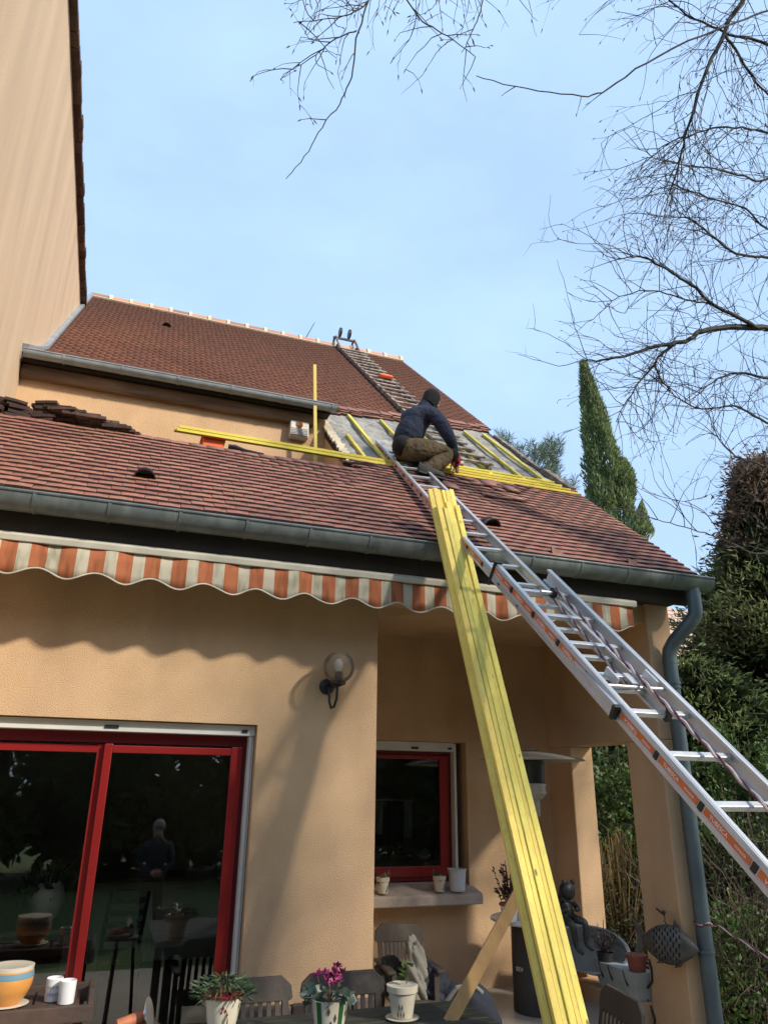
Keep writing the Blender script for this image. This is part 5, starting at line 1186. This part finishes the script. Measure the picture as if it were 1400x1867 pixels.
# birch with hanging twigs: trunk outside the frame on the right
bt = thing('birch_tree', 'bare birch with fine hanging twigs reaching in from the top right', 'tree', (6.9, -2.9, FZ - .16))
T1 = Twigs(5)
trunk = [(6.9, -2.9, FZ - .2), (6.88, -2.92, 3), (6.8, -2.9, 6), (6.65, -2.85, 9), (6.4, -2.8, 11.5), (6.3, -2.75, 14)]
tw0 = Twigs(6); tw0.limb(trunk, .16, .04, 12); tw0.b.build('trunk', 'bark2', bt, smooth=True)
limbs = [([(6.7, -2.85, 8.3), at(1420, -40, 7.2), at(1350, 5, 7.0), at(1320, 60, 6.9), at(1285, 135, 6.8), at(1258, 215, 6.8), at(1240, 290, 6.9), at(1218, 360, 7.0)], .030, .006, 1.0),
         ([at(1320, 60, 6.9), at(1345, 95, 6.9), at(1372, 140, 7), at(1405, 180, 7)], .014, .008, .8),
         ([(6.5, -2.85, 9.8), at(1400, -120, 7.2), at(1250, -130, 6.8), at(1050, -140, 6.4), at(850, -110, 6.1), at(690, -60, 5.9)], .035, .010, .0),
         ([(6.7, -2.85, 7.6), at(1420, 90, 7.6), at(1330, 60, 7.4), at(1250, 25, 7.3), at(1190, -30, 7.2)], .018, .006, .9),
         ([(6.6, -2.8, 9.0), at(1430, 20, 7.0), at(1340, 40, 6.5), at(1200, 100, 6.2), at(1110, 160, 6.1), at(1060, 174, 6.0), at(960, 160, 5.9), at(868, 139, 5.8)], .011, .0035, .06),
         ([(6.75, -2.85, 7.2), at(1430, 250, 7.6), at(1340, 230, 7.3), at(1270, 240, 7.2), at(1200, 270, 7.1)], .015, .005, .9),
         ([(6.75, -2.85, 6.8), at(1430, 420, 7.6), at(1360, 380, 7.4), at(1290, 360, 7.3), at(1220, 330, 7.2)], .014, .005, .9),
         ([at(700, -60, 5.9), at(672, 0, 5.8), at(650, 70, 5.75), at(642, 130, 5.7), at(625, 180, 5.7), at(588, 230, 5.65), at(555, 285, 5.6), at(521, 326, 5.6)], .008, .003, .12),
         ([at(672, 0, 5.8), at(640, 25, 5.75), at(600, 33, 5.7), at(535, 40, 5.65)], .006, .0025, .7),
         ([at(650, 55, 5.75), at(610, 70, 5.7), at(575, 100, 5.7), at(535, 125, 5.65)], .006, .0025, .7),
         ([at(725, -25, 6), at(770, 35, 5.9), at(815, 65, 5.85), at(868, 102, 5.8)], .007, .003, .4),
         ([at(890, -40, 6), at(875, 20, 5.9), at(860, 60, 5.9), at(840, 95, 5.85)], .006, .003, .3)]
for pts, ra, rb_, dens in limbs:
    q = T1.limb(pts, ra, rb_, 6)
    for i in range(2, len(q)):
        d0 = (q[i] - q[i - 1])
        for _ in range(2 if dens >= .8 else 1):
            if T1.r.random() < dens:
                dd = (d0.normalized() * .6 + Vector((T1.r.gauss(-.2, .7), T1.r.gauss(0, .5), T1.r.gauss(-.35, .5))))
                T1.twig(q[i], dd, T1.r.uniform(.35, 1.0) * (1.0 if dens > .8 else .5 if dens > .3 else .3), .0048, 2, .07, .34, .085)
# hanging sprays along the top edge of the view
for k in range(58):
    px = T1.r.choice([560, 590, 620, 650, 700, 720, 745, 770, 800, 820, 840, 850]) + T1.r.uniform(-18, 18)
    T1.twig(at(px, T1.r.uniform(-70, 0), T1.r.uniform(5.6, 6.2)), (T1.r.uniform(-.5, .25), T1.r.uniform(-.2, .2), -.9), T1.r.uniform(.18, .5), .0042, 2, .04, .30, .08)
for px, l in ((925, .20), (938, .38), (955, .34), (880, .25)): T1.twig(at(px, -20, 6), (.12, 0, -1), l, .004, 1, .02, .35, .06)
T1.b.build('branches', 'bark', bt)

# rounder bare tree further right
ot = thing('bare_tree', 'bare crooked orchard tree with dark limbs at the right edge', 'tree', (9.4, .6, FZ - .16))
T2 = Twigs(9); T2.wan = .17; tq = Twigs(10); tq.limb([(9.4, .6, FZ - .2), (9.35, .6, 2.5), (9.2, .55, 5.0), (9.0, .5, 7.5), (8.8, .4, 10)], .17, .05, 12); tq.b.build('trunk', 'bark2', ot, smooth=True)
limbs = [([(9.15, .55, 6.4), at(1440, 605, 10), at(1400, 598, 9.8), at(1340, 596, 9.6), at(1280, 603, 9.4), at(1250, 622, 9.3), at(1200, 630, 9.2), at(1150, 645, 9.1), at(1105, 655, 9.0), at(1066, 657, 9.0)], .055, .008, .55),
         ([at(1380, 597, 9.7), at(1340, 575, 9.5), at(1300, 555, 9.4), at(1262, 520, 9.3), at(1225, 497, 9.3), at(1180, 470, 9.2), at(1150, 468, 9.2), at(1120, 473, 9.1)], .028, .006, .6),
         ([at(1230, 628, 9.2), at(1205, 645, 9.2), at(1195, 665, 9.1), at(1205, 690, 9.1), at(1222, 710, 9.0)], .022, .006, .7),
         ([at(1195, 665, 9.1), at(1170, 690, 9.1), at(1150, 720, 9), at(1122, 768, 8.9)], .014, .005, .6),
         ([at(1300, 555, 9.4), at(1250, 545, 9.3), at(1190, 530, 9.2), at(1130, 540, 9.1), at(1105, 560, 9.1)], .012, .004, .6),
         ([(9.1, .5, 7.0), at(1440, 480, 10), at(1400, 470, 9.9), at(1340, 462, 9.7), at(1300, 430, 9.6), at(1260, 400, 9.5), at(1235, 395, 9.5)], .026, .006, .9),
         ([(9.0, .5, 7.6), at(1440, 350, 10), at(1380, 330, 9.8), at(1320, 310, 9.6), at(1250, 300, 9.5), at(1180, 285, 9.4)], .02, .005, .9),
         ([(9.25, .55, 5.6), at(1440, 700, 10.2), at(1400, 690, 10), at(1350, 680, 9.9), at(1310, 690, 9.8), at(1270, 720, 9.7)], .03, .006, .9),
         ([(9.25, .55, 5.2), at(1440, 790, 10.2), at(1395, 770, 10), at(1340, 740, 9.9), at(1290, 745, 9.8), at(1240, 730, 9.7), at(1200, 690, 9.6)], .022, .005, .9),
         ([(9.3, .55, 4.6), at(1440, 880, 10), at(1390, 850, 9.9), at(1340, 830, 9.8), at(1300, 790, 9.7)], .022, .005, .8),
         ([(9.32, .55, 4.0), at(1440, 1010, 10), at(1380, 1010, 9.8), at(1320, 985, 9.6), at(1260, 965, 9.5), at(1200, 948, 9.4), at(1176, 940, 9.3)], .012, .004, .35),
         ([at(1270, 968, 9.5), at(1230, 925, 9.4), at(1195, 907, 9.4)], .006, .003, .2), ([at(1320, 985, 9.6), at(1280, 930, 9.5), at(1232, 910, 9.4)], .007, .003, .3)]
for pts, ra, rb_, dens in limbs:
    q = T2.limb(pts, ra, rb_, 7)
    for i in range(3, len(q)):
        d0 = (q[i] - q[i - 1])
        for _ in range(2):
            if T2.r.random() < dens:
                T2.twig(q[i], d0.normalized() * .7 + Vector((T2.r.gauss(-.1, .7), T2.r.gauss(0, .6), T2.r.gauss(.0, .7))), T2.r.uniform(.3, 1.0), .006, 2, .01, .34, .11, .25)
T2.b.build('branches', 'bark', ot)

def crown(name, P, D, L, W, mt, parent, fold=.05):
    V, F = leaves(P, D, L, W, fold); return npmesh(name, V, F, mt, parent)
# columnar cypress
yc = 12.0
cy = thing('cypress_tree', 'tall dark green columnar cypress behind the roof verge', 'tree', (13.9, yc, FZ))
MB().tube([(13.9, yc, FZ - .2), (13.9, yc, 6), (13.75, yc, 14)], [.22, .16, .03], 10).build('trunk', 'bark2', cy, smooth=True)
n = 42000; t = NP.random(n); a = NP.uniform(0, 6.283, n)
zz = 1.0 + 14.35 * t
prof_z = np.array([0, 2, 5, 8, 10, 11.2, 12.3, 13.5, 14.5, 15.36]); prof_r = np.array([.9, 1.15, 1.2, 1.1, .98, .92, .74, .52, .27, .02])
prof_r = np.array([.8, .95, .9, .78, .66, .58, .48, .34, .18, .02]); rr = np.interp(zz, prof_z, prof_r); lob = 1 + .16 * np.sin(a * 5 + zz * .8) + .10 * np.sin(a * 9 - zz * 1.7) + .07 * np.sin(zz * 5 + a * 3)
rad = rr * lob * np.sqrt(NP.uniform(.45, 1.0, n)); cxx = 13.50 + .10 * (15.36 - zz) * (zz > 9) + .636 * (zz <= 9)
P = np.c_[cxx + np.cos(a) * rad, yc + np.sin(a) * rad, zz]
D = np.c_[np.cos(a) * .35, np.sin(a) * .35, np.ones(n)] + NP.normal(size=(n, 3)) * .25
crown('crown', P, D, NP.uniform(.10, .24, n), NP.uniform(.03, .06, n), 'cypress', cy)
n = 7000; c = np.array([14.33, yc - .3, 11.3]); q = NP.normal(size=(n, 3)); q = unit(q) * (NP.uniform(.4, 1, n) ** .5)[:, None] * [.34, .4, .85]
q[:, 2] -= .35
crown('side_crown', c + q, q * .4 + [0, 0, .8] + NP.normal(size=(n, 3)) * .3, NP.uniform(.1, .2, n), .045, 'cypress', cy)
n = 1200; zt_ = NP.uniform(0, 1, n); a = NP.uniform(0, 6.28, n); c = np.array(at(1163, 985, 20.5)); q = np.c_[np.cos(a) * .42 * (1 - zt_) * NP.uniform(.3, 1, n) + zt_ * .25, np.sin(a) * .42 * (1 - zt_), zt_ * 1.1]
c2_ = thing('cypress_tree', 'small green conifer tip just showing over the roof verge', 'tree', (c[0], c[1], FZ)); crown('crown', c + q, q + [.4, 0, 1], .22, .06, 'cypress', c2_)
MB().tube([(c[0], c[1], FZ - .2), (c[0], c[1], c[2] + .3)], [.2, .03], 8).build('trunk', 'bark2', c2_)

# pine shoots behind the roof
pt = thing('pine_tree', 'pine with pale needle tufts behind the bare roof slope', 'tree', (11.0, 13.0, FZ))
MB().tube([(11, 13, FZ - .2), (11.0, 13, 7), (10.9, 13, 10.8)], [.22, .14, .04], 8).build('trunk', 'bark2', pt)
tips = []
bb = MB()
rp = random.Random(3)
for k in range(60):
    px = rp.choice([910, 925, 945, 965, 975, 985, 995, 1000, 1005, 1015, 1040]) + rp.uniform(-10, 10); lo_ = {910: 800, 925: 815}.get(px, 0)
    py = 800 + max(0, (px - 900)) * .62 + rp.uniform(-12, 30) if px < 955 or px > 1022 else rp.uniform(805, 885)
    p = at(px, py, 19 + rp.uniform(-.5, .5)); tips.append(p); bb.tube([(10.95, 13, 10.2), Vector((10.95, 13, 10.2)).lerp(p, .6) - Vector((0, 0, .25)), p], [.03, .018, .006], 5)
bb.build('branches', 'bark2', pt)
P = []; D = []
for p in tips:
    ax_ = Vector((rp.uniform(-.3, .5), rp.uniform(-.3, .3), 1))
    for j in range(70):
        s_ = rp.uniform(0, .45); P.append(list(p + ax_ * (s_ - .3))); D.append((rp.gauss(0, .8), rp.gauss(0, .8), rp.uniform(.2, 1.2)))
crown('needles', np.array(P), np.array(D), .26, .016, 'pine', pt)

# big brown-green conifer at the right, with drooping sprays
def conifer(name, label, base, H, R, seed, n, mts, prof, spray=.34, wd=.10, inner=False):
    rr_ = np.random.default_rng(seed); t = thing(name, label, 'tree', base)
    MB().tube([base, (base[0], base[1], base[2] + H * .6), (base[0], base[1], base[2] + H * .97)], [R * .08, R * .05, .02], 8).build('trunk', 'bark2', t)
    # boughs: clumps on a cone
    nb = 420; hb = rr_.uniform(.02, 1, nb); ab = rr_.uniform(0, 6.283, nb); ro = np.interp(hb, [p[0] for p in prof], [p[1] for p in prof]) * R * rr_.uniform(.72, 1.08, nb)
    k = rr_.integers(0, nb, n); s_ = rr_.uniform(.25, 1, n) ** .55
    pos = np.c_[base[0] + np.cos(ab[k]) * ro[k] * s_, base[1] + np.sin(ab[k]) * ro[k] * s_, base[2] + hb[k] * H + (s_ - .6) * .35 * ro[k] * .6]
    pos += rr_.normal(size=(n, 3)) * np.c_[np.full(n, .20), np.full(n, .20), np.full(n, .13)] * (R / 2.4)
    d = np.c_[np.cos(ab[k]), np.sin(ab[k]), np.full(n, .25)] + rr_.normal(size=(n, 3)) * .55
    top = hb[k] > .76
    for nm, msk, mt_ in (('crown', ~top, mts[0]), ('upper_crown', top, mts[1])):
        m_ = msk
        if m_.sum() == 0: continue
        V, F = leaves(pos[m_], d[m_], rr_.uniform(.5, 1.1, m_.sum()) * spray, wd * rr_.uniform(.6, 1.2, m_.sum()), .06); npmesh(nm, V, F, mt_, t)
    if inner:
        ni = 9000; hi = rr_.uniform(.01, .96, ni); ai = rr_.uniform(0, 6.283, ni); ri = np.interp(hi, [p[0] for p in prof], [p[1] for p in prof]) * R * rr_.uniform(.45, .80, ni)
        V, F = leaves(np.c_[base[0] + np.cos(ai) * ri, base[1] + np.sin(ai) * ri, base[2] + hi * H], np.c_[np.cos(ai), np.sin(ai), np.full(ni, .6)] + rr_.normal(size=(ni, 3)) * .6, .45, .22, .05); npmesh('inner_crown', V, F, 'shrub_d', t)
    return t
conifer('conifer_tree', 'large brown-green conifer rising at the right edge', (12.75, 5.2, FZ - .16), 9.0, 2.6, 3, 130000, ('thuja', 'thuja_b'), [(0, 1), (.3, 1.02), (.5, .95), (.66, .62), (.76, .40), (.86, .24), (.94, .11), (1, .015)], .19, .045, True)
conifer('conifer_tree', 'dark bushy conifer low behind the downpipe at the right', (9.6, 4.6, FZ - .16), 4.2, 2.0, 4, 60000, ('thuja', 'thuja'), [(0, 1), (.4, 1.0), (.7, .8), (.9, .45), (1, .1)], .16, .036, True)
# leafy shrubs beyond the pillar
def shrub(label, c, r, n, mt, seed, L=.09, W=.045, stems=30, mt2=None, name='shrub'):
    q_ = np.random.default_rng(seed); t = thing(name, label, 'shrub', (c[0], c[1], FZ - .16)); rr_ = random.Random(seed)
    b = MB()
    for k in range(stems):
        a = rr_.uniform(0, 6.28); tip = Vector((c[0] + math.cos(a) * r[0] * rr_.uniform(.2, 1), c[1] + math.sin(a) * r[1] * rr_.uniform(.2, 1), c[2] + r[2] * rr_.uniform(.1, 1.15)))
        b.tube([(c[0] + rr_.uniform(-.2, .2), c[1] + rr_.uniform(-.2, .2), FZ - .2), (c[0] * .5 + tip.x * .5, c[1] * .5 + tip.y * .5, FZ * .4 + tip.z * .6), tip], [.014, .009, .003], 4)
    b.build('stems', 'drystem', t)
    nc = max(30, n // 160); cc = unit(q_.normal(size=(nc, 3))) * (q_.uniform(.25, 1, nc) ** .4)[:, None]; k = q_.integers(0, nc, n)
    p = cc[k] * np.array(r) + q_.normal(size=(n, 3)) * .13 + np.array(c)
    p = p[p[:, 2] > FZ - .1]; V, F = leaves(p, q_.normal(size=(len(p), 3)) + [0, -.3, .2], L * q_.uniform(.6, 1.3, len(p)), W, .12); npmesh('foliage', V, F, mt, t); return t
shrub('light green leafy shrub behind the porch opening, above the dry grass', (6.9, 3.2, 1.6), (.75, .6, 1.0), 5000, 'shrub', 31)
shrub('dark shrub at the foot of the porch opening', (6.2, 2.5, .2), (.7, .6, .8), 9000, 'shrub_d', 32, .07, .03)
shrub('light green leafy shrub right of the downpipe below the conifer', (8.4, 2.6, 1.7), (1.1, .8, .95), 7000, 'shrub', 33, .08, .04)
shrub('dark tangled shrub behind the ladder at the right', (7.6, 1.6, .4), (1.2, .8, 1.2), 9000, 'shrub_d', 34, .06, .03, 120)
shrub('tall dark hedge bush behind the porch', (8.2, 5.2, 1.6), (1.7, .8, 2.1), 16000, 'shrub_d', 35, .10, .05)
shrub('dark hedge bush behind the conifer at the far right', (11.0, 3.0, .8), (1.7, 1.0, 1.7), 12000, 'shrub_d', 36, .09, .045, 60)
shrub('yellow-green leafy shrub at the lower right corner beside the downpipe', (6.5, .9, .1), (.75, .5, .75), 3500, 'shrub', 37, .07, .035, 60)
shrub('mid green shrub right of the downpipe under the ladder', (7.7, 2.2, 1.25), (.9, .5, .8), 4500, 'shrub', 38, .07, .035, 60)
sh_ = thing('added_shade_tree', 'loose unseen evergreen added right of the terrace to shade the porch', 'tree', (7.9, -3.7, FZ - .16))  # added tree out of view, placed to throw shade into the porch
MB().tube([(7.9, -3.7, FZ - .2), (7.9, -3.7, 7.4)], [.12, .02], 8).build('trunk', 'bark2', sh_)
n = 600; a = NP.uniform(0, 6.283, n); zq = NP.uniform(2.2, 7.6, n); rq2 = 1.55 * np.sqrt(NP.uniform(.05, 1, n)) * np.interp(zq, [2.2, 3.5, 6.0, 7.6], [.8, 1, .85, .1])
crown('crown', np.c_[7.9 + np.cos(a) * rq2, -3.7 + np.sin(a) * rq2, zq], np.c_[np.cos(a), np.sin(a), np.full(n, .3)] + NP.normal(size=(n, 3)) * .6, .34, .13, 'thuja', sh_)
lt_ = thing('added_shade_tree', 'loose tall evergreen added unseen behind the viewer to dapple the front wall', 'tree', (8.0, -7.4, FZ - .16))  # added out of view to dim the sun and break up wall shadows
MB().tube([(8.0, -7.4, FZ - .2), (8.0, -7.4, 6), (7.9, -7.3, 10.4)], [.2, .14, .03], 8).build('trunk', 'bark2', lt_)
nc = 74; cc = np.c_[NP.normal(8.0, 1.15, nc), NP.normal(-7.3, .9, nc), NP.uniform(5.4, 10.6, nc)]; k = NP.integers(0, nc, 800)
crown('crown', cc[k] + NP.normal(size=(len(k), 3)) * [.26, .26, .16], NP.normal(size=(len(k), 3)) + [0, 0, -.2], .22, .09, 'thuja', lt_)
bb = MB()
for q in cc: bb.tube([(8.0, -7.4, q[2] - .5), tuple(q)], [.03, .008], 5)
bb.build('boughs', 'bark2', lt_)
# dry grass clump and bare stems
def grass(label, c, n, h, sp, mt, seed, name, cat, wd=.008):
    q_ = np.random.default_rng(seed); t = thing(name, label, cat, (c[0], c[1], FZ - .16)); a = q_.uniform(0, 6.28, n); r = q_.uniform(0, sp, n)
    V = []; F = []
    for k in range(n):
        x, y = c[0] + math.cos(a[k]) * r[k] * .3, c[1] + math.sin(a[k]) * r[k] * .3; hh = h * q_.uniform(.5, 1.1); dx, dy = math.cos(a[k]) * r[k], math.sin(a[k]) * r[k]
        s_ = np.array([-math.sin(a[k]), math.cos(a[k]), 0]) * wd
        o = len(V); ps = [np.array([x, y, FZ - .2]), np.array([x + dx * .3, y + dy * .3, FZ - .2 + hh * .6]), np.array([x + dx * .8, y + dy * .8, FZ - .2 + hh]), np.array([x + dx * 1.5, y + dy * 1.5, FZ - .2 + hh * q_.uniform(.8, 1.05)])]
        for i, p in enumerate(ps): V += [p - s_ * (1 - .28 * i), p + s_ * (1 - .28 * i)]
        F += [(o + 2 * i, o + 2 * i + 1, o + 2 * i + 3, o + 2 * i + 2) for i in range(3)]
    o = npmesh('blades', np.array(V), F, mt, t); stuff(o); return t
grass('tuft of straw-coloured dry grass seen through the porch opening', (6.0, 2.3, 0), 240, 1.7, .5, 'drygrass', 5, 'dry_grass', 'grass', .007)
def tangle(label, c, n, h, sp, seed):
    t = thing('dead_shrub', label, 'shrub', (c[0], c[1], FZ - .16)); q = Twigs(seed); q.wan = .2
    for k in range(n):
        q.twig((c[0] + q.r.uniform(-sp, sp), c[1] + q.r.uniform(-sp, sp) * .6, FZ - .2), (q.r.gauss(0, .45), q.r.gauss(0, .4), 1), q.r.uniform(.5, 1.1) * h, .007, 2, .015, .22, .14, 0)
    q.b.build('stems', 'drystem', t)
tangle('tangle of bare brown stems behind the ladder and downpipe', (6.7, 1.0), 90, 1.9, .8, 71)
tangle('thicket of bare stems at the lower right corner', (7.4, .3), 80, 1.6, .9, 72)
tangle('bare stems among the greenery seen through the porch opening', (6.5, 2.6), 60, 2.0, .5, 73)
# neighbour's pale roof
nb = thing('neighbour_house', 'pale pink tiled roof of the neighbouring house behind the downpipe', 'house', (19, 14, FZ))
MB().box((16.5, 14.3, FZ), (24, 20, 5.6)).build('wall', 'nwall', nb)
nr = MB().prism([(16.0, 13.6, 5.3), (16.0, 17.0, 8.6), (16.0, 20.6, 5.3), (16.0, 20.6, 5.15), (16.0, 17.0, 8.45), (16.0, 13.6, 5.15)], (9, 0, 0)).build('roof', 'nroof', nb)
ntm = tile_mesh('tile', .36, .42, .03, 'nroof'); sl = math.atan(3.3 / 3.4); k = 0; y = 13.62
cnt_ = 0
while y < 16.9:
    x = 16.6 + (.18 if k % 2 else 0)
    while x < 20.4 and cnt_ < 300:
        o = bpy.data.objects.new('tile', ntm); COL.objects.link(o); o.parent = nr
        o.matrix_basis = tilemat(x, y, 5.3 + (y - 13.6) * 3.3 / 3.4 + .03, sl - .06, R_.uniform(-.01, .01), 0); x += .365; cnt_ += 1
    y += .30 * math.cos(sl); k += 1

# garden behind the viewer, mirrored in the panes
for i, (x, y, H, R, lab) in enumerate(((-7, -15, 9, 2.6, 'dark conifer farthest left in the garden mirrored in the door'), (-2.5, -16.5, 10, 2.8, 'dark conifer left of centre in the garden mirrored in the door'), (2.2, -15.5, 9.5, 2.6, 'dark conifer in the middle of the garden mirrored in the door'), (6.5, -17, 10.5, 2.8, 'dark conifer right of centre in the garden mirrored in the window'), (11, -15.5, 9, 2.6, 'dark conifer farthest right in the garden mirrored in the window'))):
    conifer('conifer_tree', lab, (x, y, FZ - .16), H, R * 1.15, 40 + i, 7000, ('sky_leaf', 'sky_leaf'), [(0, 1), (.5, .98), (.8, .7), (1, .1)], .8, .3)
for i, (x, lab) in enumerate(((-5, 'clipped dark hedge section left, mirrored in the door'), (0, 'clipped dark hedge section in the middle, mirrored in the door'), (5, 'clipped dark hedge section right, mirrored in the window'), (9.5, 'clipped dark hedge section farthest right, mirrored in the window'))):
    shrub(lab, (x, -13.2, 1.5), (2.6, .8, 2.0), 5000, 'sky_leaf', 60 + i, .35, .2, 10, name='hedge')
